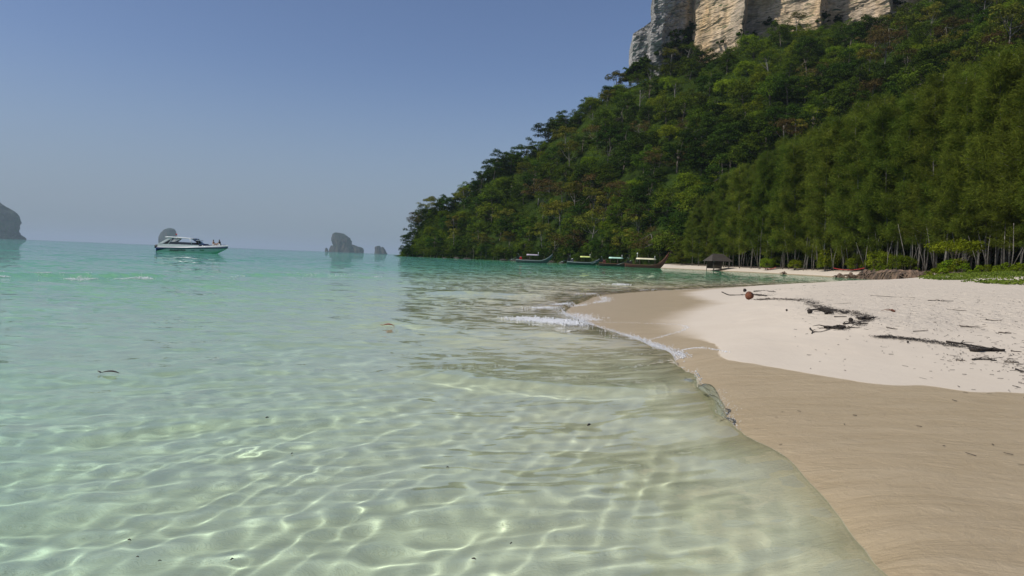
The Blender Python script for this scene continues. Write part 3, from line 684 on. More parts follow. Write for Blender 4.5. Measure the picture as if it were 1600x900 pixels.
for row in range(5):
    nrow = [40, 34, 28, 24, 18][row]
    for i in range(nrow):
        px = 1064+(i+rt.uniform(-.35, .35))*(640/nrow)+row*5
        Y0 = BEACH_Y(px)+6+row*7+rt.uniform(-2.2, 2.2); x = XAT(px, Y0); z = float(ground_z(x, Y0))
        top = TOP_Y(px)+(rt.uniform(-6, 34) if row < 3 else rt.uniform(-14, 10)); hgt = max(6, (HOR(px)-top)/FOC*Y0)
        if row == 0 and rt.random() < .45: hgt *= rt.uniform(.5, .8)
        s = hgt/26
        place_tree('casuarina_tree', CASU[rt.randint(0, 2)], (x, Y0, z-.1), max(.62, s*.8+.12), rt.uniform(0, 6.28), 'feathery grey-green casuarina '+('at the beach edge of the wood ' if row == 0 else 'inside the wood ')+casu_zone(px), 'casuarinas '+('at the edge ' if row == 0 else 'inside the wood ')+casu_zone(px), sz=s, tilt=.05)
# young broad-leaved trees in front of the casuarinas
for px, dY, s, lab in [(1199, 3.5, .42, 'small bright green tree on the sand by a leaning trunk'), (1243, 4, .34, None), (1292, 5, .42, None), (1335, 4.5, .36, None), (1300, 8, .62, None), (1345, 9, .60, None), (1375, 6, .5, None), (1410, 5, .42, None)]:
    Y0 = BEACH_Y(px)+dY; x = XAT(px, Y0)
    place_tree('young_tree', KINDS['bright'][0] if px != 1345 else KINDS['yellow'][0], (x, Y0, float(ground_z(x, Y0))-.1), s, rt.uniform(0, 6.28), lab or 'young light green broad-leaved tree at the foot of the casuarinas', None if lab else 'young broad-leaved trees behind the beach')
for px, py_, Y0, s in [(1490, 388, 98, .72)]:
    x = XAT(px, Y0); v_, C_ = broad_crown(77, 4.2, 2.6, 3.4, 26, 120, .34, flat=.7)
    place_tree('sea_almond_tree', (quads_mesh('crown', v_, quad_idx(len(v_)//4), M['leaf_bright']), trunk_mesh('trunk', M['bark'], 77, 5.6, .2, C_)), (x, Y0, float(ground_z(x, Y0))-.1), .8, 0, 'wide flat-crowned fresh green tree above the dune shrubs', None)
# slim bare stems of saplings among them
sap = []
for q in range(3):
    mb = MB(); rq = random.Random(q+40); mb.tube([(0, 0, -.3), (rq.uniform(-.3, .3), 0, 3), (rq.uniform(-.9, .9), rq.uniform(-.3, .3), 7.5)], [.075, .06, .035], 6)
    if q: mb.tube([(0, 0, .4), (.7, .1, 3), (1.7, .2, 6.5)], [.06, .045, .02], 6)
    sap.append(mb.mesh('stem', M['pale_bark']))
for i in range(40):
    px = 1135+i*12+rt.uniform(-3, 3); Y0 = BEACH_Y(px)+rt.uniform(3.5, 9); x = XAT(px, Y0)
    o = link('sapling_stem', rt.choice(sap), None, (x, Y0, float(ground_z(x, Y0)))); o.rotation_euler = (rt.uniform(-.1, .1), rt.uniform(-.14, .14), rt.uniform(0, 6.28)); o.scale = (1, 1, rt.uniform(.8, 1.25))
    tag(o, 'slim pale bare stem standing at the edge of the casuarina wood', 'tree stem', 'slim stems along the wood edge')
# shade-side undergrowth inside the wood
vs_ = []; r = np.random.default_rng(8)
for i in range(900):
    px = r.uniform(1055, 1660); Y0 = BEACH_Y(px)+r.uniform(16, 44); x = XAT(px, Y0); z = float(np.interp(px, [1040, 1600], [1.5, 1.9]))
    k = 40; d = sphere_dirs(k, r); d[:, 2] = np.abs(d[:, 2]); q = np.array([x, Y0, z+r.uniform(0, 4.5)])+d*r.uniform(.8, 1.7); vs_.append(leaf_quads(q, d*.6+np.array([0, 0, .5]), np.full(k, .55), r))
vs_ = np.concatenate(vs_); tag(link('wood_undergrowth', quads_mesh('wood_undergrowth', vs_, quad_idx(len(vs_)//4), M['leaf_dark'])), 'dark bushes filling the casuarina wood behind the trunks', 'undergrowth', kind='stuff')

# ------------------------------------------------------------------ far islands
M['island'] = rock_mat('island_limestone', (.028, .030, .030), (.055, .050, .045), (.20, .14, .10), (.012, .020, .012), .012)
def island(name, D, prof, depthk, label, seed, py0=None):
    """prof: (row above the waterline, left column, right column); turned in the round with eroded walls"""
    px0 = .5*(prof[0][1]+prof[0][2]); c = np.array([XAT(px0, D), D, 0.0]); k = D/FOC
    prof = np.array(prof, float); H = prof[-1, 0]
    hs = np.linspace(-1.5, H, 44); na = 72; rows = []
    for h in hs:
        l = (np.interp(h, prof[:, 0], prof[:, 1])-px0)*k; rg = (np.interp(h, prof[:, 0], prof[:, 2])-px0)*k
        w = np.arange(na)*2*math.pi/na; mid, ra = (l+rg)/2, (rg-l)/2
        x = mid+np.cos(w)*ra; y = np.sin(w)*max(ra, .25*abs(prof[0, 2]-prof[0, 1])*k*.5*(1-.6*max(h, 0)/H))*depthk
        rows.append(np.stack([x, y, np.full(na, h*k)], 1))
    Pn = np.array(rows); sc_ = 1/(H*k)
    f = fbm(Pn[..., 0]*sc_*5+seed, Pn[..., 1]*sc_*5, Pn[..., 2]*sc_*1.6, 4); f2 = fbm(Pn[..., 0]*sc_*13+seed, Pn[..., 1]*sc_*13, Pn[..., 2]*sc_*5, 3)
    mid = Pn.mean(axis=1, keepdims=True); amp = 1+.16*f+.10*f2; amp[-1] *= .6
    Pn = mid+(Pn-mid)*amp[..., None]; Pn[..., 2] = np.array([r_[:, 2] for r_ in rows])+H*k*.05*f*(np.linspace(0, 1, 44)[:, None])
    mb = MB(); mb.loft([[tuple(p) for p in row] for row in Pn], True, True, False)
    o = mb.build(name, M['island'], None, tuple(c)); tag(o, label, 'island'); return o
island('limestone_island', 5600, [(0, -70, 30), (4, -70, 30.5), (8, -68, 26), (12, -66, 22.5), (26, -60, 26), (34, -54, 24), (42, -48, 18), (50, -40, 8), (56, -32, -1), (62, -24, -10), (64, -18, -14)], .8, 'huge dark rounded limestone island cut by the frame of open sea', 3)
island('limestone_island', 7600, [(0, 249, 274), (8, 249, 274.5), (14, 250, 274.5), (20, 252, 274), (24, 256, 273.5), (26, 260, 271), (27.5, 263, 267)], .8, 'blue hazy limestone stack rising behind the white speedboat', 5)
island('limestone_island', 6600, [(0, 519, 553), (5, 519, 551), (10, 520, 550), (14, 518.5, 549.5), (18, 517.5, 550), (22, 517.5, 548), (26, 518, 541), (29, 519, 535), (30.5, 521, 530), (31, 523, 527)], .7, 'largest far limestone island with overhanging pinkish cliff', 8)
island('limestone_island', 6900, [(0, 545, 568), (5, 546, 568), (7, 546, 567), (9, 547, 563), (11, 547, 556), (12.5, 548, 552)], .7, 'low green islet shoulder sloping down beside the largest island', 12)
island('limestone_island', 6800, [(0, 513.5, 521), (5, 514.5, 521), (8, 516, 521), (10, 517, 520.5)], .8, 'short rock leaning against the largest far island', 15)
island('sea_stack', 6800, [(0, 507.5, 513.3), (3, 508, 512.6), (5, 508.3, 511.5), (6, 509, 510.5)], .9, 'tiny rounded sea stack alone beside the largest island', 17)
island('limestone_island', 6500, [(0, 585, 597), (5, 585.6, 594.5), (9, 585.3, 594.2), (11, 586, 594), (12.3, 590, 593)], .8, 'double-topped rock of the small far islet pair, lit pale', 20)
island('limestone_island', 6570, [(0, 592, 605.5), (2, 593, 603.5), (6, 593.5, 602.5), (9, 594.5, 600), (11, 595.8, 598.5)], .8, 'darker rock of the small far islet pair', 23)
# ------------------------------------------------------------------ boats and people
M['gel'] = plain('white_gelcoat', (.55, .57, .56), .3, var=.03, scale=2)
M['navy'] = plain('navy_paint', (.012, .025, .10), .3, var=.1, scale=3)
M['blue'] = plain('blue_paint', (.02, .07, .32), .35, var=.1, scale=3)
M['black'] = plain('black_plastic', (.012, .012, .013), .4, var=.2)
M['ink'] = plain('black_lettering', (.015, .015, .017), .5, var=.1)
M['teal'] = plain('teal_lettering', (.03, .16, .15), .5, var=.1)
M['greenink'] = plain('green_lettering', (.03, .20, .06), .5, var=.1)
M['steel'] = plain('steel', (.5, .5, .5), .25, 1.0, var=.08)
M['red'] = plain('red_cloth', (.45, .03, .025), .8, var=.15)
M['white'] = plain('white_cloth', (.72, .72, .70), .8, var=.05)
def glass_mat():
    m, N, L, b = mat('tinted_glass'); b.inputs['Base Color'].default_value = (.012, .014, .016, 1); b.inputs['Roughness'].default_value = .06; b.inputs['Coat Weight'].default_value = .6
    tc = N.new('ShaderNodeTexCoord'); L.new(mixc(N, L, noise(N, L, tc.outputs['Object'], 1.5, 2), (.008, .009, .010), (.02, .023, .026)), b.inputs['Base Color']); return m
M['glass'] = glass_mat()
def skin_mat(name, c):
    m, N, L, b = mat(name); tc = N.new('ShaderNodeTexCoord'); L.new(mixc(N, L, noise(N, L, tc.outputs['Object'], 9, 3), tuple(q*.85 for q in c), c), b.inputs['Base Color']); b.inputs['Roughness'].default_value = .5; b.inputs['Subsurface Weight'].default_value = .1; b.inputs['Subsurface Radius'].default_value = (.01, .005, .003); return m
M['skin'] = skin_mat('skin', (.42, .24, .15)); M['hair'] = plain('dark_hair', (.012, .009, .008), .6, scale=40)
M['shirt'] = plain('black_shirt', (.013, .013, .015), .85, scale=30); M['shorts'] = plain('white_shorts', (.66, .66, .64), .85, scale=30)

def skin_body(name, joints, edges, mt, parent=None, sub=1):
    """one continuous body grown over a skeleton of joints (position, radius)"""
    names = list(joints); me = bpy.data.meshes.new(name)
    me.from_pydata([joints[k][0] for k in names], [(names.index(a), names.index(b_)) for a, b_ in edges], [])
    o = bpy.data.objects.new(name+'_tmp', me); COL.objects.link(o)
    md = o.modifiers.new('skin', 'SKIN'); md.use_smooth_shade = True
    for i, k in enumerate(names):
        r = joints[k][1]; me.skin_vertices[0].data[i].radius = (r, r) if not isinstance(r, tuple) else r
    me.skin_vertices[0].data[0].use_root = True
    sd = o.modifiers.new('sub', 'SUBSURF'); sd.levels = sub; sd.render_levels = sub
    dg = bpy.context.evaluated_depsgraph_get(); me2 = bpy.data.meshes.new_from_object(o.evaluated_get(dg)); me2.name = name
    bpy.data.objects.remove(o); me2.materials.clear(); me2.materials.append(mt)
    return link(name, me2, parent)
def seated_person(loc, rz, label, top, lower, lean=0.0, reach=.35):
    """sits on the deck facing local +x, knees drawn up, hands on knees; origin at the seat"""
    e = empty('person', loc, rz); tag(e, label, 'person')
    J = {'pelvis': ((0, 0, .11), .125), 'waist': ((.02+lean*.3, 0, .30), .118), 'chest': ((.05+lean*.7, 0, .50), .135), 'neckb': ((.06+lean, 0, .64), .07), 'neck': ((.08+lean, 0, .71), .052), 'head': ((.10+lean, 0, .79), .085), 'crown': ((.095+lean, 0, .88), .075)}
    E = [('pelvis', 'waist'), ('waist', 'chest'), ('chest', 'neckb'), ('neckb', 'neck'), ('neck', 'head'), ('head', 'crown')]
    for sn, s in (('l', 1), ('r', -1)):
        hx = .12+lean+reach
        J.update({sn+'sh': ((.05+lean, .17*s, .60), .062), sn+'el': ((.18+lean, .25*s, .36), .044), sn+'wr': ((hx, .20*s, .30), .030), sn+'pa': ((hx+.08, .19*s, .29), .034),
                  sn+'hip': ((.05, .11*s, .10), .095), sn+'kn': ((.42, .17*s, .30), .062), sn+'an': ((.62, .15*s, .06), .042), sn+'toe': ((.76, .17*s, .035), .034)})
        E += [('chest', sn+'sh'), (sn+'sh', sn+'el'), (sn+'el', sn+'wr'), (sn+'wr', sn+'pa'), ('pelvis', sn+'hip'), (sn+'hip', sn+'kn'), (sn+'kn', sn+'an'), (sn+'an', sn+'toe')]
        for f, (dy, ln) in enumerate(((-.026, .075), (-.009, .085), (.009, .08), (.026, .065))):
            a = sn+'f%d' % f; bb = a+'b'
            J[a] = ((hx+.08+ln*.6, .19*s+dy, .285), .009); J[bb] = ((hx+.08+ln, .19*s+dy*1.15, .255), .008); E += [(sn+'pa', a), (a, bb)]
        J[sn+'th'] = ((hx+.07, .19*s-.05*s, .275), .010); J[sn+'thb'] = ((hx+.10, .19*s-.06*s, .255), .009); E += [(sn+'pa', sn+'th'), (sn+'th', sn+'thb')]
    body = skin_body('body', J, E, M['skin'], e, 1)
    hd = Vector((.10+lean, 0, .81)); mb = MB(); mb.ball(hd+Vector((-.018, 0, .045)), .098, 12, 8, (1.02, .92, .92)); mb.ball(hd+Vector((-.06, 0, -.01)), .07, 10, 6); mb.build('hair', M['hair'], e)
    mb = MB(); mb.tube([hd+Vector((.075, 0, .03)), hd+Vector((.108, 0, -.01)), hd+Vector((.085, 0, -.02))], [.010, .017, .012], 6); mb.build('nose', M['skin'], e)
    mb = MB(); [mb.ball(hd+Vector((.078, s*.032, .025)), .013, 8, 5) for s in (-1, 1)]; mb.build('eyes', M['black'], e)
    mb = MB(); mb.box(hd+Vector((.083, 0, -.048)), (.012, .045, .008)); mb.build('mouth', M['red'], e)
    for s in (-1, 1): mb = MB(); mb.ball(hd+Vector((0, s*.085, 0)), .026, 8, 5, (.8, .4, 1.2)); mb.build('ear', M['skin'], e)
    if top:
        J2 = {k: (J[k][0], J[k][1]+.014) for k in ('waist', 'chest', 'neckb', 'lsh', 'rsh')}
        for sn in 'lr': a, c_ = Vector(J[sn+'sh'][0]), Vector(J[sn+'el'][0]); J2[sn+'cu'] = (tuple(a.lerp(c_, .6)), .068)
        skin_body('shirt', J2, [('waist', 'chest'), ('chest', 'neckb'), ('chest', 'lsh'), ('lsh', 'lcu'), ('chest', 'rsh'), ('rsh', 'rcu')], top, e, 1)
    J2 = {k: (J[k][0], J[k][1]+.014) for k in ('pelvis', 'lhip', 'rhip')}
    for sn in 'lr': a, c_ = Vector(J[sn+'hip'][0]), Vector(J[sn+'kn'][0]); J2[sn+'cu'] = (tuple(a.lerp(c_, .65)), .092)
    skin_body('shorts', J2, [('pelvis', 'lhip'), ('lhip', 'lcu'), ('pelvis', 'rhip'), ('rhip', 'rcu')], lower, e, 1)
    return e
def lettering(txt, size, mt, parent, Mx, shear=.25, name='lettering'):
    cu = bpy.data.curves.new(name, 'FONT'); cu.body = txt; cu.size = size; cu.extrude = .006; cu.shear = shear; cu.align_x = 'LEFT'; cu.offset = .006
    o = bpy.data.objects.new(name+'_tmp', cu); COL.objects.link(o)
    me = bpy.data.meshes.new_from_object(o.evaluated_get(bpy.context.evaluated_depsgraph_get())); bpy.data.objects.remove(o)
    me.transform(Mx); me.name = name; me.materials.clear(); me.materials.append(mt)
    return link(name, me, parent)

def speedboat(loc, rz):
    e = empty('speedboat', loc, rz); tag(e, 'white speedboat with navy stripe, dark cabin windows and long roof', 'boat')
    LEN = 11.0; xs = np.linspace(0, LEN, 26)
    hb = lambda x: 1.45*(1-max(0, (x-5.2)/(LEN-5.2))**2.3)+.012
    sheer = lambda x: .70+.42*(x/LEN)**1.6
    keel = lambda x: -.40+max(0, (x-7.4)/(LEN-7.4))**1.8*1.42
    chine = lambda x: .02+max(0, (x-6.0)/(LEN-6.0))**1.7*.90
    def sec(x):
        b_ = hb(x); k, c_, s = keel(x), chine(x), sheer(x); c_ = max(c_, k+.02); s = max(s, c_+.05)
        half = [(0, k), (b_*.55, (k+c_)/2-.03), (b_*.86, c_), (b_*.93, c_+(s-c_)*.5), (b_, s)]
        return [(x, -y, z) for y, z in half[::-1]]+[(x, y, z) for y, z in half[1:]]
    mb = MB(); mb.loft([sec(x) for x in xs]); mb.add(sec(0), [tuple(range(9))]); mb.build('hull', M['gel'], e)
    mb = MB()                                                    # stripe, a rubbing band standing proud of the sheer; deep at the stern
    for s in (-1, 1):
        mb.loft([[(x, s*(hb(x)+.02), sheer(x)+.03), (x, s*(hb(x)+.055), sheer(x)-.02), (x, s*(hb(x)*.985+.05), sheer(x)-.16-.42*max(0, 1-x/1.7)**1.2), (x, s*(hb(x)*.97), sheer(x)-.18-.42*max(0, 1-x/1.7)**1.2)] for x in xs])
    mb.build('stripe', M['navy'], e)
    mb = MB(); mb.loft([[(x, -hb(x), sheer(x)), (x, -hb(x)*.97, sheer(x)+.05+.16*sstep(0, 9, x)), (x, -hb(x)*.6, sheer(x)+.10+.20*sstep(3, 9, x)), (x, 0, sheer(x)+.14+.20*sstep(3, 9, x)), (x, hb(x)*.6, sheer(x)+.10+.20*sstep(3, 9, x)), (x, hb(x)*.97, sheer(x)+.05+.16*sstep(0, 9, x)), (x, hb(x), sheer(x))] for x in xs]); mb.build('deck', M['gel'], e)
    # cabin side walls, window bands, roof
    for s in (-1, 1):
        mb = MB(); mb.loft([[(x, s*1.36, sheer(x)), (x, s*1.33, 1.28), (x, s*1.27, 1.30), (x, s*1.27, sheer(x))] for x in np.linspace(.1, 6.9, 12)], True, True, False); mb.build('cabin_side', M['gel'], e)
        mb = MB(); top = lambda x: float(np.interp(x, [1.2, 2.4, 5.4, 6.9], [1.34, 2.26, 2.18, 1.36]))
        mb.loft([[(x, s*1.325, 1.285), (x, s*1.29, 1.29+(top(x)-1.29)*.42), (x, s*1.27, 1.29+(top(x)-1.29)*.42), (x, s*1.30, 1.285)] for x in np.linspace(1.2, 6.9, 16)], True, True, False)
        mb.build('window', M['glass'], e)
        for x0, x1 in ((2.45, 1.85), (5.3, 5.75)):
            mb = MB(); mb.tube([(x1, s*1.30, 1.28), (x0, s*1.22, 2.26)], [.06, .045], 6); mb.build('roof_post', M['gel'], e)
        mb = MB(); mb.loft([[(2.5, s*1.20, 2.32), (2.0, s*1.20, 2.36), (2.0, s*1.26, 2.36), (2.5, s*1.26, 2.32)], [(.75, s*1.30, 1.28), (.25, s*1.30, 1.28), (.25, s*1.37, 1.28), (.75, s*1.37, 1.28)]], True, True, False); mb.build('arch_leg', M['gel'], e)
        mb = MB(); mb.loft([[(2.75, s*1.20, 2.24), (2.55, s*1.20, 2.26), (2.55, s*1.24, 2.26), (2.75, s*1.24, 2.24)], [(1.6, s*1.31, 1.29), (1.0, s*1.31, 1.29), (1.0, s*1.35, 1.29), (1.6, s*1.35, 1.29)]], True, True, False); mb.build('quarter_panel', M['black'], e)
    mb = MB(); mb.loft([[(6.9, -1.2, 1.33), (7.05, 0, 1.36), (6.9, 1.2, 1.33)], [(5.55, -1.1, 2.24), (5.75, 0, 2.28), (5.55, 1.1, 2.24)]]); mb.build('windscreen', M['glass'], e)
    rows = []
    for x in np.linspace(1.3, 5.75, 10):
        w = 1.34-.25*max(0, (x-4.6)/1.15); z = 2.42-.035*(x-1.3)+.05*math.sin((x-1.3)/4.45*3.14)
        rows.append([(x, -w, z-.10), (x, -w, z), (x, -w*.6, z+.07), (x, 0, z+.09), (x, w*.6, z+.07), (x, w, z), (x, w, z-.10)])
    mb = MB(); mb.loft(rows, True, True, True); mb.build('roof', M['gel'], e)
    mb = MB(); mb.box((6.35, 0, 2.02), (.5, 1.5, .07)); mb.tube([(6.5, -.6, 1.4), (6.4, -.6, 2.0)], .025, 5); mb.tube([(6.5, .6, 1.4), (6.4, .6, 2.0)], .025, 5); mb.build('visor', M['gel'], e)
    for y in (-.55, 0, .55):
        o = empty('outboard_motor', (0, 0, 0)); o.parent = e
        mb = MB(); rws = [[(x*1.0-.42, y-w, z) for x, w, z in ()]]
        mb.loft([[(-.75, y-.16, z), (-.25, y-.19, z), (-.15, y, z), (-.25, y+.19, z), (-.75, y+.16, z), (-.82, y, z)] for z in (.55, .75, .98)]+[[(-.65, y-.1, 1.12), (-.3, y-.12, 1.14), (-.25, y, 1.14), (-.3, y+.12, 1.14), (-.65, y+.1, 1.12), (-.68, y, 1.12)]], True, True); mb.build('cowl', M['black'], o)
        mb = MB(); mb.box((-.42, y, .15), (.28, .10, .9)); mb.box((-.40, y, -.2), (.5, .14, .16)); mb.box((-.15, y, .5), (.3, .2, .12)); mb.build('shaft_housing', M['black'], o)
    mb = MB(); mb.box((-.12, 0, .42), (.2, 2.5, .46)); mb.build('swim_platform', M['blue'], e)
    mb = MB(); mb.box((7.75, 0, 1.30), (.9, 1.5, .16)); mb.box((7.35, 0, 1.38), (.2, 1.5, .30)); mb.build('cushion', M['navy'], e)
    mb = MB()
    for s in (-1, 1):
        pr = [(x, s*(hb(x)*.86), sheer(x)+.42-.1*(x < 8)) for x in np.linspace(7.2, 10.6, 8)]; mb.tube(pr, .016, 5)
        for x in (7.3, 8.4, 9.5, 10.4): mb.tube([(x, s*hb(x)*.88, sheer(x)+.1), (x, s*hb(x)*.86, sheer(x)+.42)], .013, 5)
    mb.build('bow_rail', M['steel'], e)
    mb = MB(); mb.tube([(2.6, 0, 2.5), (2.6, 0, 3.02)], .015, 5); o = mb.build('flag_staff', M['steel'], e)
    mb = MB(); mb.box((2.46, 0, 2.9), (.28, .012, .18)); mb.build('flag', M['red'], o)
    # side lettering, both sides
    for s in (-1, 1):
        for txt, x0, z0, sz, mt in (('ANANI', 2.1, .16, .44, 'ink'), ('EXPRESS', 3.5, .27, .32, 'ink'), ('TOUR', 5.6, .32, .2, 'teal'), ('Krabi', 7.0, .40, .30, 'greenink')):
            b_ = Vector((x0, s*(hb(x0)*.945+.02), z0)); yaw = 0 if s < 0 else math.pi
            tx = b_ if s < 0 else Vector((x0+sz*len(txt)*.62, b_.y, z0))
            slope = math.atan2(hb(x0+1)-hb(x0), 1)
            lettering(txt, sz, M[mt], e, Matrix.Translation(tx) @ Matrix.Rotation(yaw-(slope if s < 0 else -slope), 4, 'Z') @ Matrix.Rotation(R(90+6), 4, 'X'))
    return e
SB = G(301, HOR(301)+10.2, 0); SB_RZ = R(-3)
sb = speedboat((SB[0]-5.3, SB[1]+.5, -.02), SB_RZ)
def on_boat(x, y, z):
    p = Matrix.Translation(sb.location) @ Matrix.Rotation(SB_RZ, 4, 'Z') @ Vector((x, y, z)); return p
seated_person(on_boat(8.55, .05, 1.33), SB_RZ+R(-10), 'bare-chested person sitting on the speedboat foredeck by the cushion', None, M['shorts'], -.05, .30)
seated_person(on_boat(9.75, .0, 1.38), SB_RZ+R(175), 'person in black shirt and white shorts sitting at the speedboat bow', M['shirt'], M['shorts'], .10, .28)

def longtail(loc, rz, LEN, label, hullm, rimm, canm, can_x, prow, mast, fl, ribbons):
    e = empty('longtail_boat', loc, rz); tag(e, label, 'boat', 'long-tailed boats moored under the hill')
    hb = lambda t: .95*(1-abs((t-.42)/.60)**2.4)**.8 if abs((t-.42)/.60) < 1 else .02
    sh = lambda t: .62+.25*max(0, .2-t)/.2*.4+prow*max(0, (t-.55)/.45)**2.6
    kl = lambda t: -.32+.35*max(0, .15-t)/.15+(prow*.92+.5)*max(0, (t-.70)/.30)**2.2
    ts_ = np.linspace(.0, 1.0, 30); secs = []
    for t in ts_:
        b_ = max(hb(t), .045); k = kl(t); s = sh(t)
        k = min(k, s-.12)
        secs.append([(t*LEN, -b_, s), (t*LEN, -b_*.92, k+(s-k)*.5), (t*LEN, -b_*.6, k+(s-k)*.12), (t*LEN, 0, k), (t*LEN, b_*.6, k+(s-k)*.12), (t*LEN, b_*.92, k+(s-k)*.5), (t*LEN, b_, s)])
    mb = MB(); mb.loft(secs); mb.add(secs[0], [tuple(range(7))]); mb.build('hull', hullm, e)
    for s in (-1, 1):
        mb = MB(); mb.loft([[(t*LEN, s*(max(hb(t), .045)+.03), sh(t)+.05), (t*LEN, s*(max(hb(t), .045)+.03), sh(t)-.10), (t*LEN, s*max(hb(t)-.05, .01), sh(t)-.10), (t*LEN, s*max(hb(t)-.05, .01), sh(t)+.05)] for t in ts_], True, True, False); mb.build('gunwale', rimm, e)
    mb = MB(); mb.loft([[(t*LEN, -hb(t)*.9, .18), (t*LEN, hb(t)*.9, .18)] for t in np.linspace(.08, .8, 10)]); mb.build('floorboards', M['grey_wood'], e)
    x0, x1 = can_x
    for x in np.linspace(x0+.3, x1-.3, 4):
        for s in (-1, 1):
            mb = MB(); mb.tube([(x, s*.78, .55), (x, s*.82, 1.72)], .028, 5); mb.build('canopy_post', M['grey_wood'], e)
    mb = MB(); mb.loft([[(x, -1.05, 1.66), (x, -1.05, 1.72), (x, -.55, 1.90), (x, 0, 1.96), (x, .55, 1.90), (x, 1.05, 1.72), (x, 1.05, 1.66)] for x in np.linspace(x0, x1, 6)], True, True, True); mb.build('canopy', canm, e)
    for x in (x0+.5, (x0+x1)/2, x1-.4):
        mb = MB(); mb.box((x, 0, .52), (.28, 1.5, .05)); mb.build('bench', M['grey_wood'], e)
    eng = empty('engine', (.7, 0, 0)); eng.parent = e
    mb = MB(); mb.box((0, 0, 1.12), (.75, .42, .42)); mb.box((.1, 0, 1.42), (.4, .34, .22)); mb.tube([(0, 0, .6), (0, 0, .95)], .06, 6); mb.build('engine_block', M['black'], eng)
    mb = MB(); mb.tube([(.2, .15, 1.4), (.2, .18, 1.85), (-.1, .2, 1.95)], .045, 6); mb.build('exhaust', M['steel'], eng)
    mb = MB(); mb.tube([(-.35, 0, 1.10), (-3.2, 0, .35)], [.05, .03], 6); mb.build('propeller_shaft', M['steel'], eng)
    mb = MB(); mb.tube([(.35, 0, 1.2), (1.5, 0, 1.45)], .025, 5); mb.build('tiller', M['steel'], eng)
    mb = MB(); mb.box((1.5, 0, .80), (.9, .9, .5)); mb.ball((1.6, 0, 1.12), .35, 8, 5, (1.2, 1, .5), .15); mb.build('cargo', fl, e)
    if mast:
        mb = MB(); mb.tube([(mast, .3, 1.2), (mast, .3, 2.75)], .03, 5); o = mb.build('lamp_pole', M['white'], e); mb = MB(); mb.ball((mast, .3, 2.8), .17, 8, 6); mb.build('lamp', M['white'], o)
    mb = MB(); mb.tube([(x1-.1, .5, 1.8), (x1-.1, .5, 2.45)], .06, 5); mb.build('signal_post', M['white'], e)
    xp = LEN*.955; zp = sh(.955)
    for i, mt in enumerate(ribbons):
        mb = MB(); mb.loft([[(xp+.10*math.cos(w)-.05*i, .10*math.sin(w), zp-.12*i+.02), (xp+.11*math.cos(w)-.05*i, .11*math.sin(w), zp-.12*i-.09)] for w in np.linspace(0, 6.283, 10)]); mb.tube([(xp-.05*i, .1, zp-.12*i), (xp-.06*i+.1, .16, zp-.5-.1*i)], [.05, .02], 5); mb.build('prow_ribbon', mt, e)
    return e
M['hull_grey'] = plain('weathered_grey_paint', (.10, .10, .105), .7, var=.2, scale=2); M['hull_green'] = plain('dark_green_paint', (.025, .06, .05), .6, var=.2, scale=2)
M['hull_dark'] = plain('dark_stained_wood', (.035, .02, .016), .6, var=.25, scale=2); M['hull_red'] = plain('red_brown_paint', (.16, .035, .03), .6, var=.2, scale=2)
M['rim_pale'] = plain('pale_rim_paint', (.33, .34, .34), .6, var=.12, scale=3); M['rim_wood'] = plain('varnished_rim', (.20, .09, .05), .5, var=.2, scale=4)
M['can_lilac'] = plain('lilac_tarpaulin', (.36, .32, .38), .8, var=.1, scale=2); M['can_yellow'] = plain('yellow_green_tarpaulin', (.55, .60, .18), .8, var=.1, scale=2)
M['can_mint'] = plain('mint_tarpaulin', (.42, .66, .52), .8, var=.08, scale=2); M['can_cream'] = plain('cream_tarpaulin', (.72, .66, .45), .8, var=.08, scale=2)
M['ribbon_pink'] = plain('pink_ribbon', (.6, .10, .16), .8); M['ribbon_yellow'] = plain('yellow_ribbon', (.6, .42, .04), .8)
def moor(px, Y, rz, *a):
    e = longtail((XAT(px, Y), Y, -.03), R(rz), *a); e.scale = (1, 1, 1.45)
moor(806, 226, 4, 11.6, 'dark grey long-tailed boat with lilac canopy and red cargo at its stern', M['hull_grey'], M['rim_pale'], M['can_lilac'], (3.4, 7.2), 1.6, None, M['red'], [M['ribbon_pink'], M['ribbon_yellow']])
moor(886, 220, 3, 10.0, 'dark green long-tailed boat with yellow-green canopy', M['hull_green'], M['rim_pale'], M['can_yellow'], (4.1, 7.2), .9, None, M['hull_grey'], [M['ribbon_pink']])
moor(936, 214, 2, 9.6, 'dark wooden long-tailed boat with mint green canopy and brown load', M['hull_dark'], M['rim_wood'], M['can_mint'], (3.0, 7.0), .7, None, M['hull_red'], [M['ribbon_yellow']])
moor(977, 205, 1, 12.4, 'red-brown long-tailed boat with cream canopy and tall curved prow', M['hull_red'], M['rim_wood'], M['can_cream'], (3.2, 8.6), 2.7, 3.4, M['hull_dark'], [M['red'], M['ribbon_pink'], M['ribbon_yellow']])

